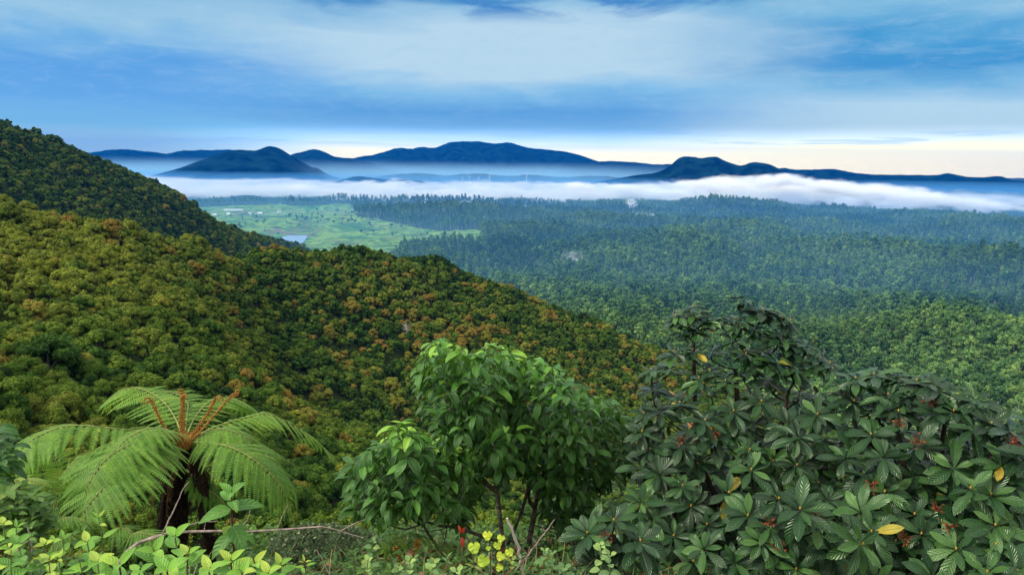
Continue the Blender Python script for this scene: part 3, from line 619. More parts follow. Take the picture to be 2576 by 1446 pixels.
def gn_forest(name, x, y, z, s, t, sets, hx=1.0):
    n = len(x); me = bpy.data.meshes.new(name); me.vertices.add(n)
    me.vertices.foreach_set('co', np.stack([x, y, z-.3], -1).ravel().astype(np.float32))
    def att(nm, ty, arr):
        a = me.attributes.new(nm, ty, 'POINT'); a.data.foreach_set('vector' if ty == 'FLOAT_VECTOR' else 'value', np.ascontiguousarray(arr).ravel())
    att('scl', 'FLOAT_VECTOR', np.stack([s*hx*rng.uniform(.72, 1.3, n), s*hx*rng.uniform(.72, 1.3, n), s*rng.uniform(.85, 1.2, n)], -1).astype(np.float32)); rz = np.zeros((n, 3), np.float32); rz[:, 2] = rng.uniform(0, 6.3, n)
    rz[:, :2] = rng.normal(size=(n, 2))*.05; att('rot', 'FLOAT_VECTOR', rz)
    att('tree_tint', 'FLOAT', t.astype(np.float32)); w_ = rng.integers(0, len(sets[0]), n); w_ = np.where(t > .76, w_ % 2, np.where(t < .25, 2+w_ % 2, w_)) if name == 'hillside_forest' else w_; att('which', 'INT', w_.astype(np.int32))
    o = bpy.data.objects.new(name, me); COL.objects.link(o)
    g = bpy.data.node_groups.new(name, 'GeometryNodeTree'); g.interface.new_socket('Geometry', in_out='INPUT', socket_type='NodeSocketGeometry'); g.interface.new_socket('Geometry', in_out='OUTPUT', socket_type='NodeSocketGeometry')
    gi = g.nodes.new('NodeGroupInput'); go = g.nodes.new('NodeGroupOutput'); jn = g.nodes.new('GeometryNodeJoinGeometry')
    m2p = g.nodes.new('GeometryNodeMeshToPoints'); g.links.new(gi.outputs[0], m2p.inputs[0])
    def na(nm, ty):
        a = g.nodes.new('GeometryNodeInputNamedAttribute'); a.data_type = ty; a.inputs[0].default_value = nm; return a.outputs[0]
    for objs in sets:
        pj = g.nodes.new('GeometryNodeJoinGeometry')
        for ob in objs[::-1]:
            oi = g.nodes.new('GeometryNodeObjectInfo'); oi.inputs['Object'].default_value = ob; oi.inputs['As Instance'].default_value = True; g.links.new(oi.outputs['Geometry'], pj.inputs[0])
        ip = g.nodes.new('GeometryNodeInstanceOnPoints'); ip.inputs['Pick Instance'].default_value = True
        g.links.new(m2p.outputs[0], ip.inputs['Points']); g.links.new(pj.outputs[0], ip.inputs['Instance']); g.links.new(na('which', 'INT'), ip.inputs['Instance Index'])
        e2r = g.nodes.new('FunctionNodeEulerToRotation'); g.links.new(na('rot', 'FLOAT_VECTOR'), e2r.inputs[0]); g.links.new(e2r.outputs[0], ip.inputs['Rotation'])
        g.links.new(na('scl', 'FLOAT_VECTOR'), ip.inputs['Scale']); g.links.new(ip.outputs[0], jn.inputs[0])
    g.links.new(jn.outputs[0], go.inputs[0])
    md = o.modifiers.new('scatter', 'NODES'); md.node_group = g
    return tag(o, kind='stuff')
q_ = ~isn
gn_forest('hillside_forest', np.concatenate([x1[q_], x2]), np.concatenate([y1[q_], y2]), np.concatenate([z1[q_], z2]), np.concatenate([s1[q_], s2]), np.concatenate([t1[q_], t2]), [[c for c, _ in LOC], [t for _, t in LOC]])
q_ = ~isg
gn_forest('valley_forest', x3[q_], y3[q_], z3[q_], s3[q_], t3[q_], [[c for c, _ in GLC], [t for _, t in GLC]], hx=1.05)
# ------------------------------------------------------------------ countryside: field trees, houses, shed, turbines, mast
def on_ground(u, v):
    d = ray(u, v); k = PLAIN/d[2]
    for _ in range(25):
        k = k*.6+.4*float(ground(np.array([d[0]*k]), np.array([d[1]*k]))[0])/d[2]
    x, y = d[0]*k, d[1]*k; return x, y, float(ground(np.array([x]), np.array([y]))[0])
FT = [(1648,628,1),(640,505,1),(655,506,1),(700,508,1.2),(720,510,1),(735,506,1.1),(760,508,.9),(610,508,1.2),(590,505,1),(560,506,1),(520,508,1),(500,504,1),(830,512,1),(870,505,1),(843,543,.7),(870,548,.7),(885,556,.9),(893,560,.9),(900,552,.8),(760,547,.8),(772,552,.9),(785,549,.9),(745,545,.7),(730,542,.8),(800,553,.8),(812,548,.7),(825,556,.8),
 (905,570,.8),(930,566,.9),(850,532,.9),(905,530,.9),(1010,572,.7),(985,571,.9),(965,556,.9),(700,590,.6),(1075,591,.7),(920,525,.8),(940,522,.8),(580,546,.7),(655,545,.6),(797,530,.8),(870,536,.6),(1060,600,.8),(1085,602,1),(1100,605,1),(1120,600,1.1),(1140,606,1),(1160,603,1.1),(1180,608,1)]
_r = np.random.default_rng(5)
for _c in range(17):
    cu, cv = _r.uniform(560, 1020), _r.uniform(522, 596)
    for _k in range(int(_r.integers(3, 7))):
        u_, v_ = cu+_r.normal()*22, cv+_r.normal()*3
        if v_ > 598 or v_ < 518 or (675 < u_ < 800 and v_ > 580) or v_ < 525 and u_ < 620: continue
        FT.append((u_, v_, float(_r.uniform(.45, .95))))
for k, (u, v, s) in enumerate(FT):
    if u == 1648: u, v = 987, 601
    x, y, z = on_ground(u, v); wh = ('by the long white shed' if u < 680 and v > 520 else 'in the belt of trees below the fog bank' if v < 520 else 'along the foot of the meadow, before the eucalypts' if u > 1050 else 'dotted over the green meadow')
    pr = LO[k % 7] if k % 3 else GUM[k % 7]
    place('meadow_tree', pr, x, y, z, s*(1.5 if k % 3 else .9), .12+.1*(k % 4), k*1.7, f"{('small','middling','large')[min(2,int(s*3)-1) if s<1 else 2]} {'rounded' if k % 3 else 'upright'} dark tree {wh}", 'tree', 'trees scattered over the distant meadow')
M['white'] = plain('white_wall', (.8, .78, .74), .7, .05, 1); M['redroof'] = plain('red_roof', (.42, .1, .06), .8, .2, 1); M['greyroof'] = plain('grey_roof', (.45, .45, .47), .6, .15, 1)
M['glass'] = plain('dark_glass', (.03, .04, .05), .2, .1, 1); M['steel'] = plain('white_steel', (.8, .82, .84), .5, .05, 1)
def house(u, v, w, d_, h, roofm, label, rz=0.0, name='farm_house', cat='house', group='small houses scattered below the fog bank'):
    x, y, z = on_ground(u, v); e = thing(name, (x, y, z), label, cat, group); e.rotation_euler = (0, 0, rz)
    mb = MB(); b = lambda x0, x1, y0, y1, z0, z1: mb.add([[a, b_, c_] for a in (x0, x1) for b_ in (y0, y1) for c_ in (z0, z1)], [(0,1,3,2),(4,6,7,5),(0,4,5,1),(2,3,7,6),(0,2,6,4),(1,5,7,3)])
    b(-w/2, w/2, -d_/2, d_/2, -6, h); mb.add([(-w/2,-d_/2,h),(-w/2,d_/2,h),(-w/2,0,h+d_*.3),(w/2,-d_/2,h),(w/2,d_/2,h),(w/2,0,h+d_*.3)], [(0,1,2),(3,5,4)]); o = mb.obj('wall', M['white'], sm=False); o.parent = e
    mb = MB(); k = d_*.3; rf = .8
    for sg in (-1, 1): mb.add([(-w/2-rf, sg*(d_/2+rf), h-.3),(w/2+rf, sg*(d_/2+rf), h-.3),(w/2+rf, 0, h+k+.3),(-w/2-rf, 0, h+k+.3),(-w/2-rf, sg*(d_/2+rf), h),(w/2+rf, sg*(d_/2+rf), h),(w/2+rf, 0, h+k+.6),(-w/2-rf, 0, h+k+.6)], [(0,1,2,3),(4,5,6,7),(0,1,5,4),(0,3,7,4),(1,2,6,5)])
    o = mb.obj('roof', roofm, sm=False); o.parent = e
    for i in range(max(2, int(w/9))):
        mb = MB(); cx = -w/2+(i+.5)*w/max(2, int(w/9)); b(cx-1, cx+1, -d_/2-.06, -d_/2+.05, 1.2, 2.6); o = mb.obj('window', M['glass'], sm=False); o.parent = e
    mb = MB(); b(-.7+w*.03, .7+w*.03, -d_/2-.07, -d_/2+.05, 0, 2.2); o = mb.obj('door', M['greybark'], sm=False); o.parent = e
house(588, 532, 92, 16, 7, M['greyroof'], 'very long low white farm shed on the far meadow', .12, 'farm_shed', 'shed', None)
for u, v, w, rm, lb in ((575,540,14,M['white'],'small white farm building just below the long shed'),(629,538,16,M['greyroof'],'grey-roofed building on the meadow road right of the shed'),(654,538,20,M['white'],'wide white building on the meadow road right of the shed'),(702,535,18,M['greyroof'],'pale house on the meadow road, farthest right of the shed'),
    (541,542,14,M['white'],'pale hut where the left mountain slope meets the meadow'),(998,512,18,M['white'],'white house on the misty slope left of the village knoll'),(1070,511,18,M['greyroof'],'grey-roofed house alone below the village knoll'),(1182,519,22,M['redroof'],'house with a red roof below the fog bank'),(1188,514,14,M['white'],'white house just behind the red-roofed one'),(1305,523,26,M['white'],'long pale house at the forest edge below the fog'),(1325,520,16,M['greyroof'],'smaller pale house beside the long one at the forest edge'),(1262,511,16,M['white'],'faint white house close under the fog bank')):
    house(u, v, w, 10, 4.5, rm, lb, rng.uniform(-.3, .3))
for k, (u, v) in enumerate(((1085,493),(1095,490),(1103,492),(1112,489),(1120,491),(1128,488),(1137,490),(1146,489),(1155,492),(1166,495),(1176,498))):
    house(u, v, 15+3*(k % 3), 10, 5+k % 2*2, M['white'] if k % 3 else M['greyroof'], 'tiny pale house on the village knoll under the fog bank', rng.uniform(-.4, .4), group='village houses on the knoll')
def lathe(mb, prof, n=10, c=(0, 0, 0)):
    a = np.linspace(0, 2*PI, n, endpoint=False); V = np.array([[(r*math.cos(t)+c[0], r*math.sin(t)+c[1], z+c[2]) for t in a] for r, z in prof]).reshape(-1, 3)
    i = (np.arange(len(prof)-1)*n)[:, None]; j = np.arange(n)[None]; k = (j+1) % n; mb.add(V, np.stack([i+j, i+k, i+n+k, i+n+j], -1).reshape(-1, 4))
for k, (u, vt, r, ph, lb) in enumerate(((1163,447,9000,.3,'small white wind turbine, leftmost of the row above the fog'),(1173,450,9600,.9,'faint short wind turbine second from the left'),(1181,445,8600,1.4,'taller white wind turbine in the left cluster'),(1187,449,9500,.1,'faint wind turbine just right of the taller left one'),(1204,447,8800,.7,'white wind turbine standing between the cluster and the pair of spread ones'),(1232,442,8200,0,'white wind turbine with clearly spread blades'),(1325,440,7900,1.05,'large white wind turbine apart at the right end of the row'))):
    p = P(u, vt, r); z0 = float(ground(p[:1], p[1:2])[0]); hub = p[2]; e = thing('wind_turbine', (p[0], p[1], z0), lb, 'wind turbine', 'wind turbines rising out of the fog'); hh = hub-z0
    mb = MB(); lathe(mb, [(3.6, -3), (3.2, hh*.4), (2.2, hh)]); mb.obj('tower', M['steel']).parent = e
    mb = MB(); blob(mb, np.array([0, 1.5, hh]), 2.4, 5.5, 2.4, 1, amp=.02); mb.obj('nacelle', M['steel']).parent = e
    for b_ in range(3):
        a = ph+b_*2*PI/3; dx, dz = math.sin(a), math.cos(a); mb = MB(); L_ = 34
        leaves(mb, np.array([[dx*1.5, -4.5, hh+dz*1.5]]), [[dx, 0, dz]], [[0, -1, 0.001]], L_, 2.1, 0, .1, 'lanc'); mb.obj('blade', M['steel']).parent = e
x, y, z = on_ground(1046, 492); e = thing('radio_mast', (x, y, z), 'thin grey lattice mast standing against the fog bank', 'mast')
mb = MB()
for sx_, sy_ in ((-1,-1),(1,-1),(1,1),(-1,1)): tube(mb, [(sx_*2.6, sy_*2.6, -2), (sx_*.5, sy_*.5, 52)], .35, 4)
mb.obj('mast_leg', M['greyroof']).parent = e
mb = MB()
for k in range(9):
    z0, z1 = k*5.6, k*5.6+5.6; w0, w1 = 2.6-2.1*z0/52, 2.6-2.1*z1/52
    for (ax, ay), (bx, by) in (((-1,-1),(1,-1)),((1,-1),(1,1)),((1,1),(-1,1)),((-1,1),(-1,-1))): tube(mb, [(ax*w0, ay*w0, z0), (bx*w1, by*w1, z1)], .2, 4)
mb.obj('lattice_brace', M['greyroof']).parent = e
mb = MB(); lathe(mb, [(.01, 58), (.25, 57), (.3, 51)], 6); mb.obj('antenna', M['steel']).parent = e
# bleached dead trees
gz_ = lambda p: float(ground(np.array([p[0]]), np.array([p[1]]))[0])
def snag(u, v, r, h, label, m='deadwood', seed=1, n=26):
    q0 = next((k for k in range(90, 900, 3) if P(u, v, k)[2] < gz_(P(u, v, k))+7), r); p = P(u, v, q0); z = gz_(p); base = np.array([p[0], p[1], z-.5]); top = p[2]+h/2-z; rg = np.random.default_rng(seed)
    e = thing('dead_tree', base, label, 'dead tree'); mb = MB(); tube(mb, [(0, 0, 0), (.2, 0, top*.5), (0, .2, top)], [.35, .28, .1], 6); mb.obj('trunk', M[m]).parent = e
    mb = MB()
    for i in range(n):
        a = rg.uniform(0, 6.3); z0 = rg.uniform(top-h, top-.5); L = rg.uniform(.25, .5)*h; el = rg.uniform(.1, 1.0); d = np.array([math.cos(a)*math.cos(el), math.sin(a)*math.cos(el), math.sin(el)])
        b = np.array([0, 0, z0]); m_ = b+d*L*.5+rg.normal(size=3)*.3; t_ = m_+d*L*.5+rg.normal(size=3)*.5; tube(mb, [b, m_, t_], [.14, .09, .03], 4)
        for k in range(3): tube(mb, [m_, m_+(d+rg.normal(size=3)*.8)*L*.3], [.06, .02], 4)
    mb.obj('limb', M[m]).parent = e
snag(1022, 832, 395, 11, 'bare bleached dead tree with spreading limbs on the middle slope')
snag(1090, 1035, 255, 7, 'grey leafless bush-like dead tree in the gully', 'deadwood', 4, 40)
snag(672, 920, 225, 5, 'thin bare dead treetop poking out of the near spur', 'deadwood', 5, 9)
# ------------------------------------------------------------------ foreground plants
M['rhodo'] = leafmat('rhododendron_leaf', [(0,(.004,.013,.005)),(.5,(.009,.034,.009)),(.86,(.034,.088,.016)),(.93,(.07,.14,.035)),(.97,(.28,.22,.02)),(1,(.25,.09,.04))], rib=(.06,.13,.04), rough=.30, trans=.05, veins=8, ribw=.035, bump=.6, spec=.42, spots=.6, under=(.045,.055,.028))
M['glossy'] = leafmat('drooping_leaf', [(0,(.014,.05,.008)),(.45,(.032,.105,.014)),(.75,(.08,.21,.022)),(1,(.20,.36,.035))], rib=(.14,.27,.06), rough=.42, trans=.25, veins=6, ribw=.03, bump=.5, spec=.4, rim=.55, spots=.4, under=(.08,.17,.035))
M['fern'] = leafmat('fern_leaf', [(0,(.04,.11,.012)),(.5,(.085,.20,.020)),(.85,(.15,.27,.03)),(1,(.26,.36,.04))], rib=(.09,.18,.04), rough=.55, trans=.30, veins=0, ribw=.01, bump=0, spec=.3)
M['lightleaf'] = leafmat('seedling_leaf', [(0,(.05,.14,.02)),(.5,(.11,.26,.025)),(.9,(.21,.39,.04)),(1,(.33,.42,.05))], rib=(.26,.38,.13), rough=.5, trans=.32, veins=6, ribw=.03, bump=.5, under=(.16,.26,.09))
M['hairy'] = leafmat('hairy_leaf', [(0,(.06,.12,.045)),(.6,(.11,.19,.07)),(1,(.24,.34,.10))], rib=(.2,.28,.12), rough=.8, trans=.25, veins=5, ribw=.04, bump=.4, spec=.2)
M['yellowleaf'] = leafmat('yellow_vine_leaf', [(0,(.30,.42,.03)),(1,(.50,.55,.04))], rib=(.5,.55,.2), rough=.55, trans=.35, veins=3, ribw=.03)
M['midleaf'] = leafmat('shrub_leaf', [(0,(.022,.055,.012)),(.5,(.048,.105,.018)),(.85,(.09,.165,.028)),(1,(.17,.20,.04))], rib=(.10,.17,.06), rough=.5, trans=.2, veins=6, ribw=.03, bump=.3, spec=.2)
M['greyleaf'] = leafmat('grey_green_leaf', [(0,(.012,.025,.010)),(.6,(.03,.05,.02)),(.85,(.07,.09,.04)),(1,(.20,.22,.12))], rib=(.15,.18,.1), rough=.7, trans=.1, veins=3, ribw=.03, spec=.15)
M['redleaf'] = leafmat('red_leaf', [(0,(.22,.012,.008)),(1,(.33,.03,.012))], rib=(.5,.1,.05), rough=.45, trans=.3)
M['rachis'] = plain('fern_rachis', (.20, .22, .06), .6, .25, 30)
M['fiddle'] = plain('fiddlehead_scales', (.42, .17, .035), .9, .45, 60, .8, (.62, .30, .07))
M['bud'] = plain('brownish_bud', (.34, .19, .03), .5, .15, 30)
M['dryflower'] = plain('dried_flower', (.20, .05, .022), .8, .4, 60, .5)
M['stem'] = plain('green_stem', (.12, .15, .05), .6, .3, 30); M['redstem'] = plain('purple_stem', (.10, .035, .035), .6, .3, 30)
def in_poly(u, v, poly):
    poly = np.array(poly, float); c = np.zeros(np.shape(u), bool); j = len(poly)-1
    for i in range(len(poly)):
        xi, yi = poly[i]; xj, yj = poly[j]
        c ^= ((yi > v) != (yj > v)) & (u < (xj-xi)*(v-yi)/(yj-yi+1e-12)+xi); j = i
    return c
def fill(poly, sp, n=4000):
    poly = np.array(poly, float); lo, hi = poly.min(0), poly.max(0); out = []
    for _ in range(n):
        p = rng.uniform(lo, hi)
        if in_poly(p[0], p[1], poly) and all((p[0]-q[0])**2+(p[1]-q[1])**2 > sp*sp for q in out): out.append(tuple(p))
    return out
def grow(mb, trunks, tips, r0=.03, r1=.006, bend=.35, sides=5, zmin=.08):
    """branches that leave the nearest stem below each tip and curve up to it"""
    nodes = []
    for T, ra, rb in trunks:
        S = spline(T, 12); tube(mb, S, np.linspace(ra, rb, len(S)), 7); nodes += [(p, ra+(rb-ra)*i/11) for i, p in enumerate(S)]
    pos_ = np.array([p for p, _ in nodes]); rad = [r for _, r in nodes]
    root = pos_[0]; tips = sorted(tips, key=lambda t: np.linalg.norm(t-root))
    for t in tips:
        d = pos_-t; dist = np.linalg.norm(d, axis=1)+np.where(pos_[:, 2] > t[2]-zmin, 3.0, 0)
        k = int(np.argmin(dist)); b = pos_[k]; L = np.linalg.norm(t-b)
        m_ = (b+t)/2-np.array([0, 0, L*.16*bend/.35])+rng.normal(size=3)*L*.05
        S = spline([b, m_, t-np.array([0, 0, min(.06, L*.2)]), t], 8); ra = min(rad[k]*.8, r1+L*.012)
        tube(mb, S, np.linspace(ra, r1, 8), sides)
        pos_ = np.vstack([pos_, S[2:7]]); rad += list(np.linspace(ra, r1, 8)[2:7])
def gz(x, y): return float(ground(np.array([x]), np.array([y]))[0])
def foot(u, v, r, dz=0):
    p = P(u, v, r); return np.array([p[0], p[1], gz(p[0], p[1])+dz])
def to_view(p): return unit(-np.asarray(p)*[1, 1, .3])
def RH(cx, cy): return (1518.4+cx*.5118, 706.2+cy*.5118)
def C2(cx, cy): return (812+cx*.4386, 812+cy*.4386)
def C1(cx, cy): return (cx*.4141, 847.5+cy*.4141)
# ---- rhododendrons
def rosette(mb, c, ax, L, n, tone_shift=0.0, flat=None):
    ax = unit(ax); a0 = rng.uniform(0, 6.3); X_ = unit(np.cross(ax, [.3, 1, .2])); Y_ = np.cross(ax, X_)
    k = np.arange(n); a = a0+k*2.4+rng.normal(size=n)*.12
    el = np.linspace(.55, -.35, n)+rng.normal(size=n)*.14
    if flat is not None: el = el*.62+flat
    rad = np.cos(a)[:, None]*X_+np.sin(a)[:, None]*Y_
    D = rad*np.cos(el)[:, None]+ax*np.sin(el)[:, None]; N = ax*np.cos(el)[:, None]-rad*np.sin(el)[:, None]
    base = c-ax*(k/n*.035)[:, None]+rad*.008; LL = L*rng.uniform(.78, 1.1, n)*np.where(k < 3, .75, 1)
    t = np.clip(rng.normal(.42, .2, n)+tone_shift, 0, .9); t = np.where(rng.uniform(size=n) < .007, rng.uniform(.95, 1, n), t)
    leaves(mb, base, D, N, LL, LL*rng.uniform(.155, .20, n), rng.uniform(.02, .6, n), rng.uniform(.15, .4), 'obov', t, 8, 5, .03)
    if rng.uniform() < .6: blob(mb, c+ax*.008, .006, .006, .011, 3, mi=1, nu=6, nv=5, amp=.05)
def dry_flower(parent, c, ax, lb=None):
    mb = MB(); n = 16; d = unit(sph(n)+np.asarray(ax)*.9)
    for i in range(n):
        e_ = c+d[i]*rng.uniform(.025, .05); tube(mb, [c, (c+e_)/2+rng.normal(size=3)*.005, e_], [.002, .002, .001], 4); 
        leaves(mb, e_[None], d[i][None], sph(1), .022, .006, 1.0, .5, 'egg', None, 4, 3)
    o = mb.obj('flower_head', M['dryflower'], parent)
    if lb: o['label'] = lb
def rhodo(base, label, pts, poly, sp, trunks, flowers, rf, Ls=.17, backs=2, group='rhododendron shrubs'):
    e = thing('rhododendron', base, label, 'shrub', group); mb = MB(); tips = []
    cen = np.mean([P(u, v, rf(v)+.3) for u, v in (pts or fill(poly, 60, 500))], 0)
    allp = [(u, v, 0) for u, v in pts]
    for u, v in fill(poly, sp, 5000):
        if all((u-a)**2+(v-b)**2 > (sp*.8)**2 for a, b, _ in allp): allp.append((u, v, rng.uniform(-.1, .35)))
    for bk in range(backs):
        allp += [(u, v, rng.uniform(.5, 1.2) if bk == 0 else rng.uniform(1.2, 2.4)) for u, v in fill(np.array(poly)*1.0, sp*1.05, 2500) if in_poly(u, v-50, poly)]
    for u, v, dr in allp:
        c = P(u, v, rf(v)+dr); out = unit((c-cen)*[1, 1, .3]); lowf = smooth(v, 900, 1250); hi_ = v < 980
        ax = unit(np.array([0, 0, 1.0])+out*.40+to_view(c)*(.0+.42*lowf)+rng.normal(size=3)*(.10+.14*lowf))
        rosette(mb, c, ax, Ls*rng.uniform(.7, 1.15), int(rng.integers(10, 15)) if not hi_ else int(rng.integers(11, 15)), rng.normal()*.12+(.12 if v > 1150 and u > 1850 else -.02)-.35*(dr > .45), -.03 if hi_ else None); tips.append(c-ax*.03)  # rear rosettes get a darker leaf tint, interior shade put into the colour
    mb.obj('foliage', [M['rhodo'], M['bud']], e)
    mb = MB(); grow(mb, trunks, tips, r1=.0055); mb.obj('branches', M['darkbark'], e)
    for (u, v), lb in flowers: c = P(u, v, rf(v)-.03); dry_flower(e, c, to_view(c)+np.array([0, 0, .6]), lb)
    return e
rfA = lambda v: float(np.interp(v, [730, 900, 1100, 1446], [5.7, 5.4, 4.9, 4.2]))
main_pts = [RH(*p) for p in ((440,130),(682,88),(400,185),(470,190),(395,245),(655,222),(790,150),(870,165),(915,195),(345,350),(235,437),(440,340),(600,492),(375,600),(775,592),(735,250),(860,300),(935,330),(990,310),(930,410),(1060,385),(1110,405),(1180,560),(1050,655),(1230,590),(550,770),(385,800),(905,700),(520,440),(700,360),(800,400),(470,480),(640,640),(280,640),(200,650),(190,740),(950,905),(430,1105),(180,1085),(235,1160),(615,1040))]
pA = [RH(*p) for p in ((410,330),(470,290),(600,330),(690,250),(790,240),(900,290),(960,360),(1060,400),(1150,430),(1230,560),(1280,640),(1220,800),(1180,1000),(1150,1250),(700,1250),(620,1440),(300,1440),(60,1250),(80,1090),(190,1000),(170,900),(150,760),(170,640),(260,580),(230,470),(340,380))]
bA = foot(1880, 1440, 5.2); trA = [([bA, P(1885, 1300, 5.2), P(1860, 1080, 5.4), P(1850, 930, 5.6)], .045, .016), ([bA, P(1840, 1330, 5.1), P(1760, 1150, 5.3), P(1745, 900, 5.7), P(1742, 800, 5.75)], .035, .009),
    ([bA, P(1930, 1300, 5.1), P(1960, 1100, 5.2), P(1985, 980, 5.4)], .032, .012), ([bA, P(1700, 1300, 4.9), P(1680, 1150, 5.1), P(1645, 1000, 5.5), P(1638, 950, 5.55)], .024, .008)]
rhodo(bA, 'tallest rhododendron, dark leaf rosettes on upright stems rising above the others', main_pts+[(u, v) for poly in (((350,130),(520,130),(550,240),(500,300),(370,290)), ((610,110),(790,120),(940,220),(1020,330),(1080,420),(950,440),(700,430),(610,250))) for u, v in fill([RH(*p) for p in poly], 43, 900)], pA, 47, trA,
    [(RH(385,785), 'dried brown flower head'), (RH(550,752), 'small dark red flower head')], rfA)
right_pts = [RH(*p) for p in ((1330,462),(1435,455),(1540,490),(1585,503),(1650,533),(1740,562),(1830,585),(1450,640),(1315,755),(1545,800),(1635,645),(1720,640),(1820,720),(1905,700),(2000,730),(1960,900),(1905,1050),(2040,860),(1400,560),(1240,480),(1500,570))]
pB = [RH(*p) for p in ((1300,520),(1450,500),(1600,540),(1780,590),(1900,660),(2150,700),(2150,1500),(1180,1500),(1190,1000),(1230,800),(1280,640))]
bB = foot(2300, 1440, 5.0); rfB = lambda v: float(np.interp(v, [730, 900, 1100, 1446], [5.6, 5.3, 4.8, 4.1]))
trB = [([bB, P(2290, 1300, 4.9), P(2260, 1100, 5.1), P(2215, 960, 5.4)], .04, .010), ([bB, P(2360, 1300, 4.8), P(2370, 1120, 5.1), P(2390, 1000, 5.3)], .03, .010), ([bB, P(2450, 1290, 4.8), P(2500, 1120, 4.9), P(2540, 1060, 5.0)], .03, .010), ([bB, P(2200, 1300, 4.7), P(2150, 1180, 4.8)], .025, .01)]
rhodo(bB, 'broad rhododendron filling the right edge, red-brown dried flowers among its leaves', right_pts, pB, 47, trB,
    [(RH(1450,705), 'spread dark red dried flower head'), (RH(1540,790), 'large coppery dried flower head'), (RH(1605,598), 'dark red flower head near the top edge'), (RH(1310,1012), 'pinkish spent flower head with pale bud'), (RH(1640,1120), 'dark reddish flower head in lower leaves'), (RH(2020,800), 'coppery flower head at the right edge'), (RH(1700,1215), None), (RH(1480,1260), 'small dark flower head low down')], rfB)
low_pts = [RH(*p) for p in ((860,1070),(820,1200),(1050,1170),(490,1315),(870,1335),(1270,1290),(640,1380))]
pC = [RH(*p) for p in ((760,1050),(900,1020),(1120,1060),(1160,1500),(560,1500),(620,1300))]
bC = foot(1960, 1446, 4.1)
rhodo(bC, 'low rhododendron with pinkish spent flowers in front of the tallest one', low_pts, pC, 58, [([bC, P(1950, 1400, 4.0), P(1945, 1290, 4.0)], .02, .008)],
    [(RH(825,1195), 'pinkish spent flower head'), (RH(1045,1160), 'small red flower head'), (RH(870,1305), None)], lambda v: 3.95, .17, 0)
pD = [(1440,1330),(1530,1300),(1600,1330),(1640,1400),(1640,1480),(1430,1480)]
bD = foot(1530, 1446, 4.0)
rhodo(bD, 'small rhododendron at the bottom, left of the tallest one', [(1478,1340),(1568,1385),(1610,1360),(1500,1420)], pD, 60, [([bD, P(1530, 1420, 3.9), P(1530, 1360, 3.9)], .016, .007)], [(C2(1630,1228), 'tiny red flower head')], lambda v: 3.8, .17, 0)
# ---- drooping-leaved shrub trees
def drooper(mb, c, out, n, L, t0, ax=None):
    k = np.arange(n); a = rng.uniform(0, 6.3)+k*2.4+rng.normal(size=n)*.25
    rad = np.stack([np.cos(a), np.sin(a), np.zeros(n)], 1)+np.asarray(out)*.35
    el = rng.uniform(-.7, .6, n); D = unit(rad*np.cos(el)[:, None]+np.stack([0*a, 0*a, np.sin(el)], 1))
    N = unit(np.stack([-D[:, 0]*D[:, 2], -D[:, 1]*D[:, 2], 1-D[:, 2]**2], 1)+1e-6)+rng.normal(size=(n, 3))*.2
    LL = L*rng.uniform(.45, 1.2, n); leaves(mb, c-np.array([0, 0, 1.])*(rng.uniform(0, .07, n))[:, None]+rad*.012, D, N, LL, LL*rng.uniform(.17, .24, n), rng.uniform(.35, 1.6, n), rng.uniform(.15, .55), 'ell', np.clip(rng.normal(t0, .2, n), 0, 1), 9, 5, .06)
def shrub_tree(base, label, polys, trunks, rc, matl, sp=21, t_top=.82, L=.135):
    e = thing('shrub_tree', base, label, 'shrub', 'drooping-leaved shrub trees'); mb = MB(); tips = []
    for poly, rr0 in polys:
        pa = np.array(poly); top = pa[:, 1].min(); bot = pa[:, 1].max(); cu = pa[:, 0].mean(); wu = np.ptp(pa[:, 0])/2
        for lay in range(3):
            for u, v in fill(poly, sp*(1, 1.15, 1.3)[lay], 2500):
                fx = abs(u-cu)/wu; r_ = rr0-.75*math.sqrt(max(0, 1-fx*fx))*(1, .35, -.3)[lay]+rng.uniform(-.12, .12)
                c = P(u, v, r_); q_ = (v-top)/(bot-top); out = np.array([(u-cu)/wu, -(1-fx)*.8 if lay < 2 else .6, 0])
                drooper(mb, c, out, int(rng.integers(5, 9)), L, .22+(t_top-.2)*max(0, 1-q_*2.2)-.08*lay); tips.append(c-np.array([0, 0, .04]))  # deeper layers get a darker leaf tint, painting in the crown's inner shade
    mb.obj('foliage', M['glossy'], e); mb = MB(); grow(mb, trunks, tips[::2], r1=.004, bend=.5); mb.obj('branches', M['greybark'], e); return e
bE = foot(C2(1045,1440)[0], 1440, 5.5); f = lambda cx, cy, r: P(*C2(cx, cy), r)
polE1 = [C2(*p) for p in ((590,100),(690,75),(800,130),(870,200),(940,120),(1060,130),(1080,300),(1080,520),(1000,620),(850,590),(740,620),(680,600),(650,480),(600,420),(560,280))]
polE2 = [C2(*p) for p in ((430,560),(340,660),(190,770),(140,880),(170,1010),(260,1090),(420,1090),(560,1040),(760,1060),(780,1010),(680,950),(620,850),(640,720),(530,600))]
polE4 = [C2(*p) for p in ((880,560),(1130,560),(1140,760),(1050,860),(960,820),(880,720))]
polE3 = [C2(*p) for p in ((600,700),(700,640),(860,690),(930,800),(870,950),(800,1120),(700,1080),(620,900))]
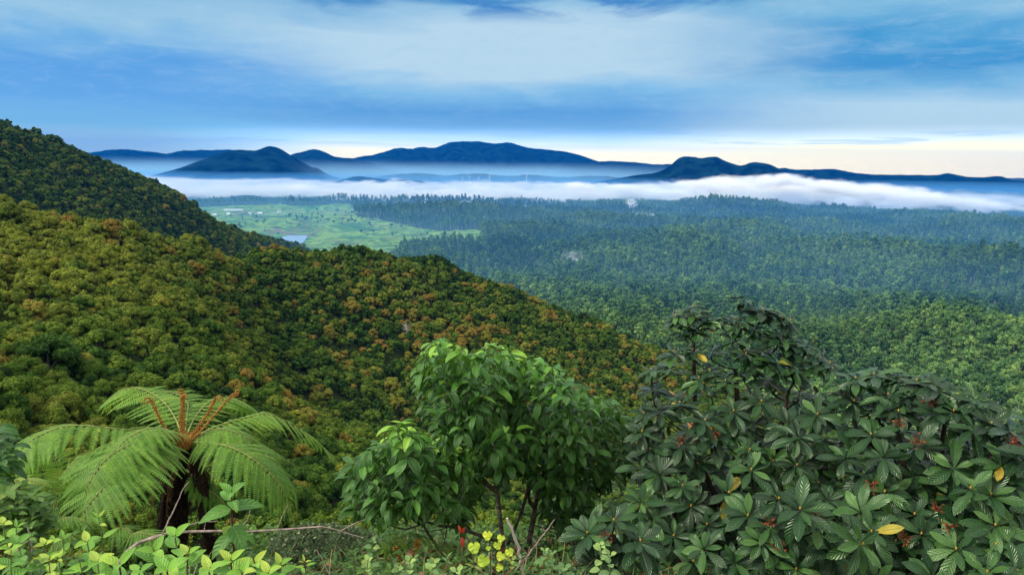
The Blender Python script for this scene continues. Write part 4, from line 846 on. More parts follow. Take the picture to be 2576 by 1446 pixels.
shrub_tree(bE, 'drooping-leaved shrub tree with grey forked trunk and a lower lobe reaching left', [(polE1, 5.7), (polE2, 5.4), (polE3, 5.9), (polE4, 5.8)],
    [([bE, f(1035,1300,5.5), f(1015,1100,5.5), f(1000,960,5.5)], .024, .018), ([f(1000,965,5.5), f(900,890,5.5), f(830,770,5.5), f(740,620,5.5), f(690,480,5.5), f(650,250,5.6)], .022, .008),
     ([f(1000,965,5.5), f(985,800,5.5), f(1000,600,5.6), f(990,400,5.6)], .022, .008), ([f(1020,930,5.5), f(1060,800,5.4), f(1080,600,5.5)], .018, .008),
     ([f(1030,1260,5.5), f(900,1215,5.4), f(760,1170,5.3), f(640,1155,5.3), f(450,1070,5.3), f(300,960,5.3)], .018, .007), ([f(760,1400,5.5), f(640,1260,5.4), f(560,1120,5.3), f(500,900,5.3), f(430,700,5.3)], .014, .006)], 5.5, M['glossy'])
bF = foot(C2(1165,1420)[0], 1435, 5.8)
polF2 = [C2(*p) for p in ((1080,640),(1300,700),(1480,790),(1640,850),(1500,1000),(1330,960),(1180,860))]
polF3 = [C2(*p) for p in ((1250,900),(1420,900),(1520,1000),(1500,1150),(1380,1150),(1280,1050))]
polF = [C2(*p) for p in ((1060,130),(1100,150),(1200,200),(1340,235),(1420,310),(1500,400),(1660,430),(1740,530),(1790,700),(1730,830),(1600,850),(1450,770),(1330,720),(1220,730),(1120,680),(1060,580),(1060,350))]
shrub_tree(bF, 'drooping-leaved shrub tree with brown trunk, its crown reaching the rhododendrons', [(polF, 6.0), (polF2, 6.1), (polF3, 6.3)],
    [([bF, f(1185,1250,5.8), f(1210,1100,5.8), f(1230,990,5.8)], .028, .02), ([f(1215,1060,5.8), f(1180,1000,5.7), f(1200,850,5.7), f(1120,700,5.7), f(1110,450,5.8)], .02, .008), ([f(1230,990,5.8), f(1270,850,5.8), f(1280,650,5.8), f(1300,450,5.9), f(1330,320,5.9)], .024, .008),
     ([f(1230,990,5.8), f(1330,880,5.8), f(1430,800,5.9), f(1520,600,6.0), f(1600,500,6.0)], .02, .007), ([f(1240,960,5.8), f(1350,790,5.7), f(1500,760,5.8), f(1650,700,5.9)], .016, .006), ([f(1060,1270,5.8), f(1140,1080,5.8), f(1180,930,5.8), f(1200,800,5.8)], .018, .012)], 5.8, M['glossy'])
# ---- tree fern
def frond(mb, mr, line, npin=26, Lm=.50, pinn=20, up=(0, 0, 1), t0=.45, droop=.7, s0=.17, rr=.011, pl=.045, asym=None):
    pts = np.array([P(*q) if len(q) == 3 else q for q in line]); S = spline(pts, npin+1)
    up = unit(up); T = unit(np.gradient(S, axis=0)); Sd = unit(np.cross(T, up)); Nn = np.cross(Sd, T)
    tube(mr, S, np.linspace(rr, rr*.2, len(S)), 5)
    for sg in (-1, 1):
        i0 = int(s0*npin); idx = np.arange(i0, npin+1); s = idx/npin; m = len(idx)
        L = Lm*np.clip(np.sin(PI*np.clip(s*.92+.05, 0, 1))**.85, .08, 1)*rng.uniform(.9, 1.08, m)
        d = unit(sg*Sd[idx]*1.0+T[idx]*(.35+.35*s)[:, None]+rng.normal(size=(m, 3))*.05+np.array([0, 0, -.12])); n_ = unit(Nn[idx]-d*(Nn[idx]*d).sum(-1)[:, None])
        q = (np.arange(pinn)+.6)/pinn; a = (droop*rng.uniform(.75, 1.3, m))[:, None]*q[None]
        g = np.array([0, 0, -1.0])
        dn = unit(np.broadcast_to(g, (m, 3))-d*(d @ g)[:, None])
        dirs = np.cos(a)[..., None]*d[:, None]+np.sin(a)[..., None]*dn[:, None]
        pos_ = S[idx][:, None]+np.cumsum(dirs, 1)*(L/pinn)[:, None, None]
        side = unit(np.cross(dirs, n_[:, None])); nor = np.cross(side, dirs)
        w = pl*np.clip(1.08-q**2.2, .12, 1)*np.minimum(1, q*6+.5); wL = w[None]*(L/Lm)[:, None]**.5
        hw = (L/pinn)[:, None]*.38
        for s2 in (-1, 1):
            pd = unit(s2*side+dirs*.42-nor*.25+rng.normal(size=side.shape)*.05); tip = pos_+pd*wL[..., None]; mid = pos_+pd*(wL*.5)[..., None]+nor*(wL*.06)[..., None]
            V = np.stack([pos_-dirs*hw[..., None]*.9, mid-dirs*hw[..., None]*.8, tip, mid+dirs*hw[..., None]*.85, pos_+dirs*hw[..., None]*.9], 2).reshape(-1, 3)
            n5 = len(V)//5; F = np.arange(n5*5).reshape(n5, 5)
            tt = np.clip(t0+rng.normal(size=(m, 1))*.12+rng.normal(size=(m, pinn))*.08, 0, 1)
            uv = np.tile([[.9, 0], [.9, .5], [.9, 1], [.9, .5], [.9, 0]], (n5, 1)); mb.add(V, F, uv, np.repeat(tt.ravel(), 5))
        for k in range(m):
            if L[k] > .12: tube(mr, np.vstack([S[idx[k]], pos_[k, ::4]]), np.linspace(.0035, .001, 1+len(pos_[k, ::4])), 3, cap=False)
def fiddlehead(line, r0, r1, curl, parent, up_side=1, lab=None):
    pts = np.array([P(*q) for q in line]); S = spline(pts, 22); T = unit(S[-1]-S[-2]); vd = to_view(S[-1]); sd = unit(np.cross(T, vd))*up_side
    sp_ = []
    for k in range(1, 26):
        a = k*.36; rad = curl*(1-k/27); sp_.append(S[-1]+sd*curl+(-sd*math.cos(a)+T*math.sin(a))*rad+vd*.002*k)
    A = np.vstack([S, sp_]); R_2 = np.concatenate([np.linspace(r0, r1, 22), np.linspace(r1, r1*.45, 25)])
    mb = MB(); tube(mb, A, R_2*(1+.12*rng.normal(size=len(A))), 8)
    for i in range(3, 22):
        for sg in (-1, 1):
            if rng.uniform() < .8: blob(mb, S[i]+sd*sg*(R_2[i]+.006)+vd*.003, .010, .010, .011, i, nu=6, nv=5, amp=.3)
    o = mb.obj('fiddlehead', M['fiddle'], parent)
    if lab: o['label'] = lab
bG = foot(452, 1400, 8.6)
fern = thing('tree_fern', bG, 'large tree fern with arching fronds and upright orange fiddleheads on a dark trunk', 'tree fern')
C0 = (463, 1112, 8.5)
FR = [([C0,(400,1095,8.8),(330,1100,9.0),(260,1120,9.2),(190,1160,9.3),(150,1200,9.3)], 26, .42, .4), ([C0,(530,1100,8.8),(600,1110,9.0),(680,1130,9.2),(760,1180,9.3)], 24, .4, .4), ([C0,(390,1088,8.35),(310,1080,8.2),(186,1070,8.1),(104,1092,8.0),(45,1137,7.9),(22,1200,7.9)], 34, .50, .5), ([C0,(440,1050,8.9),(400,1000,9.3),(345,976,9.6),(295,985,9.8),(258,1035,9.9)], 28, .48, .6),
 ([C0,(530,1078,8.7),(610,1052,8.9),(680,1042,9.0),(766,1085,9.1),(815,1125,9.2),(850,1160,9.2)], 34, .42, .6), ([C0,(490,1050,9.1),(530,1008,9.6),(585,1000,9.9),(640,1035,10.1),(665,1075,10.1)], 26, .5, .55),
 ([C0,(470,1045,9.3),(470,1010,9.8),(430,985,10.2),(380,985,10.5)], 22, .5, .5), ([C0,(410,1122,8.1),(350,1150,7.7),(285,1200,7.3),(222,1270,7.1),(190,1335,7.1)], 32, .56, .42), ([C0,(400,1100,8.2),(340,1112,7.8),(270,1150,7.5),(222,1215,7.3),(205,1270,7.3)], 28, .5, .45),
 ([C0,(520,1112,8.2),(590,1128,7.9),(660,1172,7.7),(712,1235,7.6),(740,1310,7.6)], 30, .54, .5), ([C0,(540,1100,8.4),(610,1105,8.3),(680,1145,8.2),(735,1220,8.2),(748,1290,8.2)], 28, .46, .52),
 ([C0,(520,1085,8.4),(565,1080,8.3),(620,1100,8.2),(650,1140,8.2)], 20, .36, .55), ([C0,(420,1080,8.2),(370,1078,8.0),(310,1110,7.8),(262,1170,7.7)], 24, .44, .5), ([(468,1180,8.3),(505,1215,8.1),(560,1260,8.0),(590,1320,8.0)], 18, .30, .25)]
for k, (ln, n_, Lm, t0) in enumerate(FR):
    mb, mr = MB(), MB(); frond(mb, mr, ln, int(n_*1.08), Lm, 24, t0=t0+.08, pl=.055, droop=.55); o = mb.obj('frond', M['fern'], fern, sm=False); r_ = mr.obj('midrib', M['rachis'], fern); r_.parent = o; r_.location = (0, 0, 0)
for ln, cu, sd_ in (([(470,1112,8.45),(440,1098,8.4),(412,1072,8.35),(392,1030,8.3),(380,1004,8.3)], .034, -1), ([(456,1115,8.4),(455,1060,8.4),(459,1020,8.4),(458,998,8.4)], .022, 1), ([(462,1112,8.5),(461,1050,8.5),(460,1005,8.5),(461,984,8.5)], .026, -1),
    ([(474,1108,8.45),(500,1074,8.4),(525,1035,8.4),(543,1000,8.4)], .034, 1), ([(478,1112,8.4),(510,1078,8.35),(555,1025,8.3),(582,998,8.3),(598,990,8.3)], .022, -1), ([(470,1112,8.4),(440,1092,8.3),(425,1085,8.3)], .026, -1)):
    fiddlehead(ln, .015, .009, cu*1.3, fern, sd_)
mb = MB()
for i in range(26):
    a = i*2.4; c = P(465, 1116, 8.45); d = np.array([math.cos(a), math.sin(a), 1.2]); tube(mb, [c+d*[.03, .03, -.05], c+d*[.09, .09, .03], c+d*[.10, .10, .09]], [.022, .018, .006], 6)
mb.obj('crown_heart', M['fiddle'], fern)
M['deadfern'] = plain('dead_frond', (.10, .045, .018), .9, .4, 30)
for ln in ([(440,1140,8.4),(405,1180,8.3),(385,1240,8.3),(378,1310,8.3)], [(475,1150,8.4),(492,1200,8.3),(496,1270,8.3)], [(450,1150,8.35),(425,1220,8.3),(418,1300,8.3)], [(480,1150,8.6),(530,1200,8.7),(555,1270,8.7)]):
    mb, mr = MB(), MB(); frond(mb, mr, ln, 16, .16, 10, t0=.1, pl=.03, droop=1.3); o = mb.obj('frond', M['deadfern'], fern, sm=False); o['label'] = 'withered brown frond'; r_ = mr.obj('midrib', M['deadfern'], fern); r_.parent = o; r_.location = (0, 0, 0)
def fibre_trunk(parent, line, ra, rb, n=420, nm='trunk'):
    S = spline([P(*q) for q in line], 20); S[-1, 2] -= .5; R3 = np.linspace(ra, rb, 20)*(1+.1*rng.normal(size=20)); mb = MB(); tube(mb, S, R3, 12)
    i = rng.integers(0, 20, n); a = rng.uniform(0, 6.3, n); rad = np.stack([np.cos(a), np.sin(a), 0*a], 1); b = S[i]+rad*(R3[i]*.92)[:, None]+rng.normal(size=(n, 3))*.02
    leaves(mb, b, rad*.5+[0, 0, -1.], rad, rng.uniform(.06, .2, n), .006, .3, .1, 'strap', None, 4, 3); return mb.obj(nm, M['fibre'], parent)
fibre_trunk(fern, [(462,1118,8.5),(456,1180,8.55),(452,1260,8.6),(446,1340,8.6),(440,1440,8.6)], .085, .12)
fibre_trunk(fern, [(430,1170,8.5),(420,1230,8.5),(410,1300,8.5),(404,1420,8.5)], .02, .06, 250, 'frond_skirt')
bH = foot(525, 1430, 8.0)
f2 = thing('tree_fern', bH, 'leaning dark dead tree fern trunk without fronds, right of the big fern trunk', 'tree fern'); fibre_trunk(f2, [(487,1150,8.2),(505,1195,8.1),(514,1260,8.0),(522,1340,8.0),(528,1450,8.0)], .04, .085)
def fern_clump(base, label, lines, Lm, r_t=.5, pl=.035, group='smaller ferns around the tree fern', pinn=16, mx=1.0):
    e = thing('fern', base, label, 'fern', group)
    for ln in lines:
        mb, mr = MB(), MB(); frond(mb, mr, ln, 24, Lm, pinn, t0=r_t, pl=pl, rr=.006, droop=.6); o = mb.obj('frond', M['fern'], e, sm=False); r_ = mr.obj('midrib', M['rachis'], e); r_.parent = o; r_.location = (0, 0, 0)
    return e
fern_clump(foot(120, 1300, 10), 'soft light green fern clump behind the left frond tips of the tree fern', [[(130,1290,10),(110,1200,9.8),(80,1150,9.6),(20,1160,9.5)], [(140,1290,10),(160,1200,10),(200,1150,10),(245,1165,10)], [(140,1300,9.8),(130,1230,9.5),(90,1200,9.3),(60,1220,9.2)], [(150,1300,9.8),(190,1230,9.6),(230,1200,9.5),(250,1230,9.4)],[(130,1300,10.2),(150,1190,10.4),(120,1130,10.6),(80,1110,10.8)]], .34, .55)
fern_clump(foot(20, 1330, 6.0), 'bright yellow-green fern frond arching at the left edge', [[(-30,1300,6.2),(10,1225,6.1),(50,1205,6.0),(90,1215,5.9),(105,1240,5.9)], [(-60,1290,6.2),(-30,1230,6.1),(20,1222,6.0),(60,1250,5.9)]], .16, .98, .022)
fern_clump(foot(250, 1390, 7.0), 'low dark fern under the left front frond of the tree fern', [[(250,1400,7),(230,1330,6.9),(190,1300,6.8),(140,1310,6.7)], [(255,1400,7),(270,1340,6.9),(320,1330,6.8),(350,1350,6.8)], [(250,1400,7),(210,1350,6.8),(160,1350,6.6),(130,1370,6.6)], [(300,1400,6.8),(330,1345,6.7),(380,1345,6.6),(420,1365,6.6)]], .26, .35, .03)
e = fern_clump(foot(1060, 1440, 5.2), 'pale green fern with two orange fiddleheads at the foot of the shrub trees', [[(1010,1440,5.2),(985,1390,5.1),(1000,1355,5.1),(1060,1350,5.1),(1110,1375,5.1)], [(1040,1440,5.2),(1080,1395,5.2),(1130,1375,5.2),(1170,1395,5.2)], [(1030,1440,5.1),(1010,1400,5.0),(980,1375,5.0),(960,1380,5.0)], [(1060,1440,5.2),(1100,1410,5.1),(1150,1405,5.1)]], .20, .7, .024)
fiddlehead([(1042,1425,4.9),(1044,1395,4.9),(1050,1358,4.9)], .010, .007, .010, e, 1); fiddlehead([(1010,1410,4.9),(1002,1392,4.9),(995,1376,4.9)], .009, .006, .010, e, -1)
# ---- leafy seedlings along the bottom
def seedling(u, v, r, h, L, n, label, matl='lightleaf', stem='stem', cat='seedling', group=None, name='leafy_seedling', hw=.26, prof='egg', droop=.7, lean=0.0, t0=.5, wh=2, base=None):
    L = L*(1.15 if matl == 'lightleaf' else 1); top = P(u, v, r); b = np.array([top[0]+lean, top[1], top[2]-h]); e = thing(name, b, label, cat, group)
    S = spline([b, (b+top)/2+np.array([lean*.3, 0, 0])+rng.normal(size=3)*h*.03, top], 12); mb = MB(); tube(mb, S, np.linspace(.0045, .002, 12)*max(.8, L/.09), 6); mb.obj('stem', M[stem], e)
    mb = MB(); a0 = rng.uniform(0, 3)
    for k in range(n):
        s = 1-k/(n-.0)*.85; c = S[min(11, int(s*11.99))]; sz = L*(.45+.55*min(1, (k+.4)/2.2))*rng.uniform(.85, 1.1); m_ = wh if k else wh+1
        a = a0+k*PI/2+np.arange(m_)*2*PI/m_+rng.normal(size=m_)*.15; rad = np.stack([np.cos(a), np.sin(a), 0*a], 1); el = .65-.28*min(k, 4)+rng.normal(size=m_)*.15
        D = rad*np.cos(el)[:, None]+np.stack([0*a, 0*a, np.sin(el)], 1)+to_view(c)*.22; N = -rad*np.sin(el)[:, None]+np.stack([0*a, 0*a, np.cos(el)], 1)+to_view(c)*.35
        leaves(mb, c+rad*.004, D, N, sz, sz*hw, droop*rng.uniform(.6, 1.4, m_), .28, prof, np.clip(rng.normal(t0, .17, m_)-.06*k+(.2 if k == 0 else 0), 0, 1), 9, 5, .05)
    mb.obj('foliage', M[matl], e); return e
G1 = 'broad-leaved seedlings along the bottom left'
seedling(582, 1238, 3.0, .50, .115, 7, 'tall seedling with big drooping light green leaves, right of the dead fern trunk', stem='redstem', group=G1, t0=.32)
for u, v, r, h, L, n, lb in ((440,1348,2.75,.26,.10,4,'light green seedling in front of the tree fern trunk'), (389,1385,2.6,.24,.095,4,'yellow-green seedling with upturned top leaf, left of the fern trunk foot'), (473,1390,2.5,.2,.075,4,'small bright seedling just right of the yellow-green one'),
    (219,1362,2.9,.28,.09,4,'seedling with long pale leaves below the low dark fern'), (300,1418,2.4,.2,.10,3,'broad yellow-green seedling cut by the bottom edge'), (580,1408,2.5,.22,.09,4,'seedling with rounded leaves at the foot of the tall one'), (640,1415,2.5,.2,.085,4,'two-tiered bright seedling right of the tall one'), (705,1418,2.6,.2,.075,4,'last bright seedling before the grey-green shrub'),
    (420,1432,2.3,.18,.105,3,'large-leaved seedling at the very bottom below the yellow-green one'), (525,1432,2.3,.18,.09,3,'seedling at the bottom edge in line with the dead fern trunk'), (245,1412,2.5,.2,.085,4,'pale seedling leaning by the lower left tangle'), (350,1436,2.3,.17,.08,3,'small seedling at the bottom edge left of the fern trunks'), (610,1440,2.2,.16,.09,3,'low seedling at the bottom edge under the tall one'), (675,1440,2.3,.16,.08,3,'low seedling at the bottom edge near the grey-green shrub')):
    seedling(u, v, r, h, L, n, lb, stem='redstem' if rng.uniform() < .5 else 'stem', group=G1, t0=rng.uniform(.45, .75), droop=.55)
seedling(766, 1412, 2.7, .2, .045, 6, 'small reddish-tipped sprig at the right end of the seedlings', 'lightleaf', 'redstem', 'sprig', None, 'leafy_sprig', .2, 'lanc', .3, t0=.9)
seedling(248, 1300, 3.2, .35, .06, 6, 'thin upright sprig with narrow pale leaves beside the low fern', 'lightleaf', 'stem', 'sprig', None, 'leafy_sprig', .2, 'lanc', .2, t0=.8)
for k in range(16):
    u = 8+(k*67) % 225+rng.uniform(-6, 6); v = 1318+(k*41) % 112+rng.uniform(-6, 6); wd = ('rounded', 'pointed', 'narrow', 'wavy')[k % 4]; cl = ('yellow', 'mid-green', 'pale green', 'dull green', 'olive')[k % 5]
    seedling(u, v, 3.3-.6*(v-1318)/112, .3, rng.uniform(.045, .07), 5, f'{cl} {wd}-leaved weed in the tangle at the lower left, {"upper" if v < 1370 else "lower"} part {"at the edge" if u < 80 else "inward"}', ('lightleaf', 'midleaf')[k % 5 in (1, 3)], 'stem', 'weed', 'weeds tangled in the lower left corner', 'weed', (.34, .24, .16, .28)[k % 4], 'egg', .5, t0=(1, .5, .6, .3, .4)[k % 5])
G2 = 'hairy pale shoots along the bottom'
for u, v, r, h, L, n, lb in ((939,1362,3.2,.32,.045,7,'tall hairy shoot with round pale leaves left of the pale fern'), (925,1410,2.9,.2,.05,4,'short hairy shoot at the bottom left of the tall hairy one'), (1030,1412,2.8,.2,.055,4,'round-leaved hairy shoot under the orange fiddleheads'), (1090,1416,2.8,.2,.06,4,'hairy shoot between the fiddleheads and the yellow vine'), (1000,1432,2.6,.15,.05,3,'lowest hairy shoot at the bottom edge'),
    (1370,1384,3.0,.3,.045,7,'twin-tipped pale shoot right of the bare grey branch'), (1390,1390,3.1,.3,.04,6,'thin pale shoot leaning beside the twin-tipped one'), (1512,1372,3.1,.3,.055,6,'yellow-tipped pale shoot in front of the small rhododendron'), (1535,1395,3.0,.22,.05,5,'shorter yellow-tipped shoot beside it'), (1420,1428,2.7,.18,.055,3,'broad pale shoot cut by the bottom edge'), (1150,1436,2.6,.15,.055,3,'pale shoot at the bottom edge under the red leaf')):
    seedling(u, v, r, h, L, n, lb, 'hairy', 'stem', 'shoot', G2, 'hairy_shoot', .36, 'ell', .35, t0=rng.uniform(.4, .9), wh=2)
for k in range(18):
    u = 885+k*31+rng.uniform(-9, 9); v = 1392+(k*29) % 45; near_w = 'left of the orange fiddleheads' if u < 985 else 'by the orange fiddleheads' if u < 1100 else 'left of the yellow vine leaves' if u < 1185 else 'among the yellow vine leaves' if u < 1290 else 'by the grey bare branch' if u < 1350 else 'right of the pinkish spiky twig'
    seedling(u, v, 3.3-.35*(v-1392)/45, .3, rng.uniform(.04, .065), 6, f'{("dark green","olive","grey-green")[k % 3]} {("narrow","rounded")[k % 2]}-leaved weed {near_w}', ('midleaf', 'midleaf', 'hairy')[k % 3], 'stem', 'weed', 'weeds along the bottom centre', 'weed', (.16, .3)[k % 2], ('lanc', 'ell')[k % 2], .6, t0=(.5, .9, .25)[k % 3])
# yellow lobed vine
vb = foot(1225, 1446, 3.4); ev = thing('vine', P(1240, 1460, 3.0), 'yellow-green lobed vine leaves at the bottom centre', 'vine')
mb, ms = MB(), MB()
for cx, cy, s in ((945,1215,1),(1022,1232,.8),(868,1285,1.25),(1003,1272,.9),(1020,1335,.95),(1070,1312,.9),(920,1360,1.3),(1012,1400,.8),(950,1290,.5)):
    c = P(*C2(cx, cy), 3.0); nv = unit(to_view(c)+np.array([rng.normal()*.3, 0, .5])); X_ = unit(np.cross(nv, [0, 0, 1])); Y_ = np.cross(nv, X_); R4 = .023*s
    a = np.linspace(0, 2*PI, 41)[:-1]; rr_ = R4*(.80+.20*np.abs(np.cos(1.5*(a-PI/2)))**.7+.05*np.abs(np.cos(7*a)))*(1-.55*np.exp(-((a-1.5*PI)/.22)**2)); k = len(a)
    roll_ = rng.uniform(-.5, .5); ca, sa = np.cos(a+roll_), np.sin(a+roll_)
    ring = c+rr_[:, None]*(ca[:, None]*X_+sa[:, None]*Y_)-nv*(rr_**2*4+.004*np.cos(5*a))[:, None]; mid = c+.5*rr_[:, None]*(ca[:, None]*X_+sa[:, None]*Y_)
    V = np.vstack([ring, mid, c]); F4 = [(i, (i+1) % k, k+(i+1) % k, k+i) for i in range(k)]; uv = np.vstack([np.column_stack([.5+.5*np.cos(a), .5+.5*np.sin(a)]), np.column_stack([.5+.25*np.cos(a), .5+.25*np.sin(a)]), [[.5, .5]]])
    tt = np.full(len(V), rng.uniform(.1, 1)); base_n = mb.n; mb.add(V, F4, uv, tt); mb.f.append(np.array([(base_n+k+i, base_n+k+(i+1) % k, base_n+2*k) for i in range(k)])); mb.mi.append(np.zeros(k, int))
    tube(ms, [c, c+np.array([.01, .02, -.03]), P(1235+(cx-950)*.1, 1440, 3.0)], [.0012, .0012, .002], 4)
mb.obj('foliage', M['yellowleaf'], ev); ms.obj('stem', M['redstem'], ev)
e = thing('red_leaf_sprig', P(1168, 1440, 3.1), 'single bright red leaf pair on a thin stem under the drooping shrub', 'sprig'); mb = MB(); c = P(1161, 1340, 3.1)
leaves(mb, np.array([c, c, c+[0, 0, -.02]]), [(-.35, -.2, 1), (.4, -.3, .9), (.25, -.6, -.9)], [to_view(c)]*3, [.045, .036, .05], [.008, .008, .011], .5, .3, 'ell'); mb.obj('foliage', M['redleaf'], e)
mb = MB(); tube(mb, [P(1168, 1446, 3.1), P(1167, 1390, 3.1), c], [.003, .002, .0015], 5); mb.obj('stem', M['redstem'], e)
# ---- bare twigs and branches
def twig(label, lines, base, name='bare_twig', m='twig', cat='twig'):
    e = thing(name, base, label, cat)
    for k, (ln, ra, rb) in enumerate(lines):
        S = spline([P(*q) for q in ln], 18); S += rng.normal(size=S.shape)*ra*.35; mb = MB(); tube(mb, S, np.linspace(ra, rb, 18), 6); mb.obj('main_stem' if k == 0 else 'side_shoot', M[m], e)
c1 = lambda cx, cy, r=3.3: (*C1(cx, cy), r)
twig('long bare curving twig lying across the seedlings in front of the tree fern', [([c1(700,1400,3.0), c1(740,1330,3.1), c1(840,1250), c1(1000,1195), c1(1150,1180), c1(1350,1178), c1(1550,1181), c1(1750,1165), c1(1900,1155), c1(2000,1160), c1(2080,1185), c1(2210,1215)], .0085, .002), ([c1(2075,1172), c1(2140,1140), c1(2217,1104)], .003, .0012), ([c1(830,1255), c1(1000,1195), c1(1180,1130), c1(1310,1119)], .004, .0015),
    ([c1(1680,1170), c1(1718,1080), c1(1750,1013)], .0025, .0012), ([c1(1460,1168), c1(1500,1110), c1(1522,1050)], .0025, .0012), ([c1(1240,1172), c1(1248,1125)], .002, .001)], P(*C1(700,1400), 3.0))
twig('thin straight bare twig rising in front of the tree fern trunk', [([c1(985,1230), c1(990,1195), c1(1050,1060), c1(1110,930), c1(1150,875)], .005, .0015)], P(*C1(985,1230), 3.3))
twig('short bent dry twig above the weeds at the lower left', [([c1(200,1320,3.1), c1(190,1250,3.1), c1(160,1130,3.1)], .004, .0015), ([c1(90,1310,3.1), c1(150,1250,3.1), c1(215,1215,3.1)], .0025, .001)], P(*C1(200,1320), 3.1))
twig('dry twig slanting at the bottom right of the grey-green shrub', [([c1(2000,1446,3.0), c1(1960,1350,3.0), c1(1920,1290,3.0)], .003, .001)], P(*C1(2000,1446), 3.0))
c2_ = lambda cx, cy, r=3.6: (*C2(cx, cy), r)
twig('smooth grey bare branch curving down through the bottom centre', [([c2_(1160,1480), c2_(1140,1400), c2_(1130,1330), c2_(1100,1220), c2_(1050,1125)], .012, .007)], P(*C2(1160,1480), 3.6), 'bare_branch', 'deadwood', 'branch')
twig('pinkish dry twig with short spikes slanting right of the grey branch', [([c2_(1070,1460), c2_(1180,1330), c2_(1260,1220), c2_(1333,1125)], .006, .002)]+[([c2_(1070+i*26, 1460-i*33), c2_(1070+i*26+s*28, 1460-i*33-38)], .002, .0008) for i, s in ((3,1),(4,-1),(5,1),(6,-1),(7,1),(8,-1),(9,1))], P(*C2(1070,1460), 3.6))
# ---- bushes
def bush(poly, r, depth, label, matl, L, sp, base, nleaf=7, name='shrub', hw=.24, prof='egg', droop=.6, t0=.5, group=None, stemm='greybark', layers=2):
    e = thing(name, base, label, 'shrub', group); mb = MB(); tips = []
    for lay in range(layers):
        for u, v in fill(poly, sp*(1+.2*lay), 5000):
            c = P(u, v, r+rng.uniform(-.5, .5)*depth+lay*depth*.6); n = int(nleaf*rng.uniform(.7, 1.3)); tips.append(c)
            a = rng.uniform(0, 6.3)+np.arange(n)*2.4; el = rng.uniform(-.3, 1.1, n); rad = np.stack([np.cos(a), np.sin(a), 0*a], 1)
            D = rad*np.cos(el)[:, None]+np.stack([0*a, 0*a, np.sin(el)], 1); N = -rad*np.sin(el)[:, None]+np.stack([0*a, 0*a, np.cos(el)], 1)+to_view(c)*.3
            LL = L*rng.uniform(.6, 1.15, n); leaves(mb, c+rad*.01-np.stack([0*a, 0*a, rng.uniform(0, L, n)], 1), D, N, LL, LL*hw, droop, .25, prof, np.clip(rng.normal(t0, .2, n), 0, 1), 6, 3, .05)
    mb.obj('foliage', M[matl], e); mb = MB(); grow(mb, [([base, base+(np.mean(tips, 0)-base)*[.6, .6, .5]], .015, .008)], tips[::3], r1=.002, sides=4); mb.obj('branches', M[stemm], e)
bush([C1(*p) for p in ((1700,1180),(1850,1130),(2000,1130),(2200,1150),(2300,1230),(2330,1420),(2200,1480),(1750,1480),(1650,1350),(1640,1240))], 6.0, .5, 'dense small-leaved grey-green shrub between the tree fern and the shrub trees', 'greyleaf', .035, 9, foot(810, 1440, 6.0), 9, 'small_leaved_shrub', .34, 'ell', .3, .6)
bush([(-30,1060),(5,1060),(30,1100),(25,1150),(0,1210),(-30,1220)], 5.2, .4, 'dark drooping-leaved shrub peeking in at the left edge', 'glossy', .12, 22, foot(-20, 1400, 5.2), 7, 'shrub', .22, 'ell', 1.2, .2)
bush([(-20,1240),(40,1215),(90,1230),(125,1270),(120,1310),(60,1340),(-20,1340)], 4.8, .4, 'mid-green leafy shrub at the left edge below the bright fern', 'midleaf', .08, 15, foot(30, 1400, 4.8), 7, 'shrub', .26, 'egg', .6, .6)
bush([(930,1440),(960,1330),(1010,1290),(1060,1300),(1100,1330),(1120,1460)], 6.8, .6, 'dim shrub in the shade under the lower lobe of the shrub tree', 'midleaf', .07, 24, foot(1010, 1440, 6.8), 7, 'shrub', .25, 'egg', .6, .3)
bush([(1330,1250),(1400,1200),(1500,1190),(1600,1220),(1620,1460),(1340,1460)], 6.6, .8, 'dark leafy shrub behind the gap between shrub trees and rhododendrons', 'midleaf', .12, 26, foot(1470, 1440, 6.6), 8, 'shrub', .2, 'lanc', .7, .35)
bush([(560,1340),(620,1310),(700,1320),(700,1460),(560,1460)], 7.0, .5, 'green bramble shrub under the right front frond of the tree fern', 'midleaf', .07, 18, foot(630, 1440, 7.0), 7, 'shrub', .27, 'egg', .6, .5)
bush([(1180,1330),(1250,1290),(1330,1310),(1340,1470),(1170,1470)], 7.4, .7, 'loose olive shrub behind the trunks of the shrub trees', 'midleaf', .06, 22, foot(1250, 1440, 7.4), 6, 'shrub', .25, 'egg', .5, .8, layers=1)
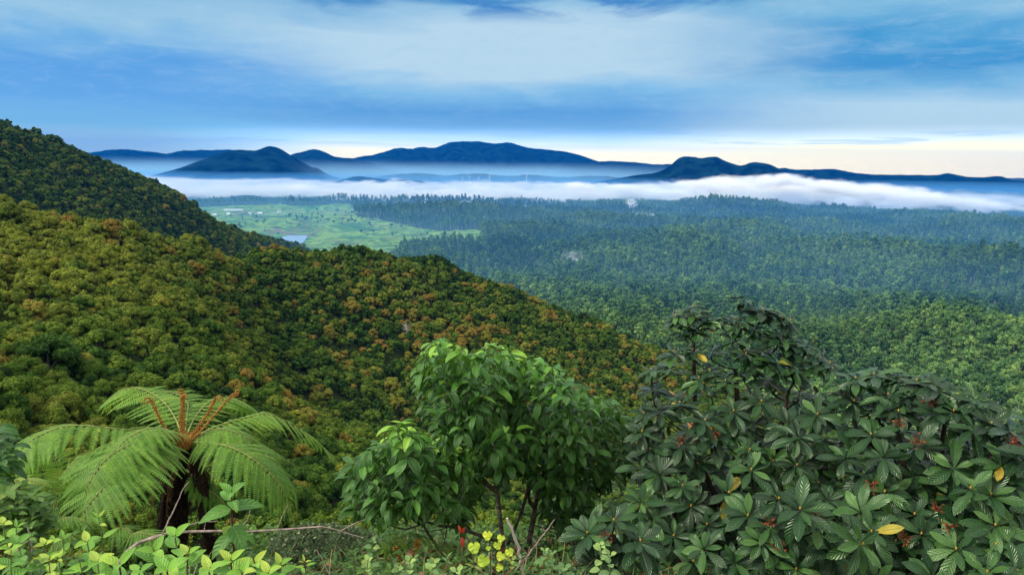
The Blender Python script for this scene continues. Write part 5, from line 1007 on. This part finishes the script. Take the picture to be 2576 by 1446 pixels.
# ---- ground cover on the bank
n = 5200; rr_ = np.exp(rng.uniform(math.log(1.9), math.log(40), n)); aa = rng.uniform(math.radians(-46), math.radians(46), n); x = np.sin(aa)*rr_; y = np.cos(aa)*rr_; z = ground(x, y); mb = MB()
hh = np.minimum(.035*rr_, .9)
for k in range(9):
    a = rng.uniform(0, 6.3, n); el = rng.uniform(0, 1.2, n); rad = np.stack([np.cos(a), np.sin(a), 0*a], 1); up_ = np.stack([0*a, 0*a, np.ones(n)], 1)
    D = rad*np.cos(el)[:, None]+up_*np.sin(el)[:, None]; N = up_*np.cos(el)[:, None]-rad*np.sin(el)[:, None]; L = np.clip(.014*rr_, .03, .22)*rng.uniform(.6, 1.2, n)
    q = rng.uniform(-1, 1, (n, 2))*(.06*rr_)[:, None]
    b = np.stack([x+q[:, 0], y+q[:, 1], z+rng.uniform(-.2, 1, n)*hh], 1); leaves(mb, b, D, N, L, L*rng.uniform(.14, .3, n), .8, .2, 'egg', np.clip(vn(x*1.3, y*1.3, 5)*.6-.15+rng.normal(size=n)*.18, 0, 1), 5, 3)
n = 2600; rr_ = np.exp(rng.uniform(math.log(2.0), math.log(9), n)); aa = rng.uniform(math.radians(-44), math.radians(44), n); x = np.sin(aa)*rr_; y = np.cos(aa)*rr_; z = ground(x, y)
d = np.stack([rng.normal(size=n)*.6, rng.normal(size=n)*.6, np.ones(n)], 1); L = .045*rr_*rng.uniform(.5, 1.4, n)
leaves(mb, np.stack([x, y, z], 1), d, sph(n), L*1.4, .0022*rr_/3, rng.uniform(.3, 1.6, n), .1, 'strap', rng.uniform(.6, 1, n), 6, 3, mi=1)
n = 900; rr_ = np.exp(rng.uniform(math.log(2.0), math.log(7), n)); aa = rng.uniform(math.radians(-44), math.radians(44), n); x = np.sin(aa)*rr_; y = np.cos(aa)*rr_; z = ground(x, y)
leaves(mb, np.stack([x, y, z+.03*rr_*rng.uniform(.2, 1.6, n)], 1), sph(n), sph(n)+[0, 0, 1], .016*rr_, .005*rr_, 1.2, .5, 'egg', 1.0, 5, 3, mi=2)
M['straw'] = plain('dry_grass', (.16, .15, .06), .8, .5, 20); M['litter'] = plain('dead_leaf', (.13, .065, .03), .8, .5, 20)
tag(mb.obj('undergrowth', [M['midleaf'], M['straw'], M['litter']]), kind='stuff')
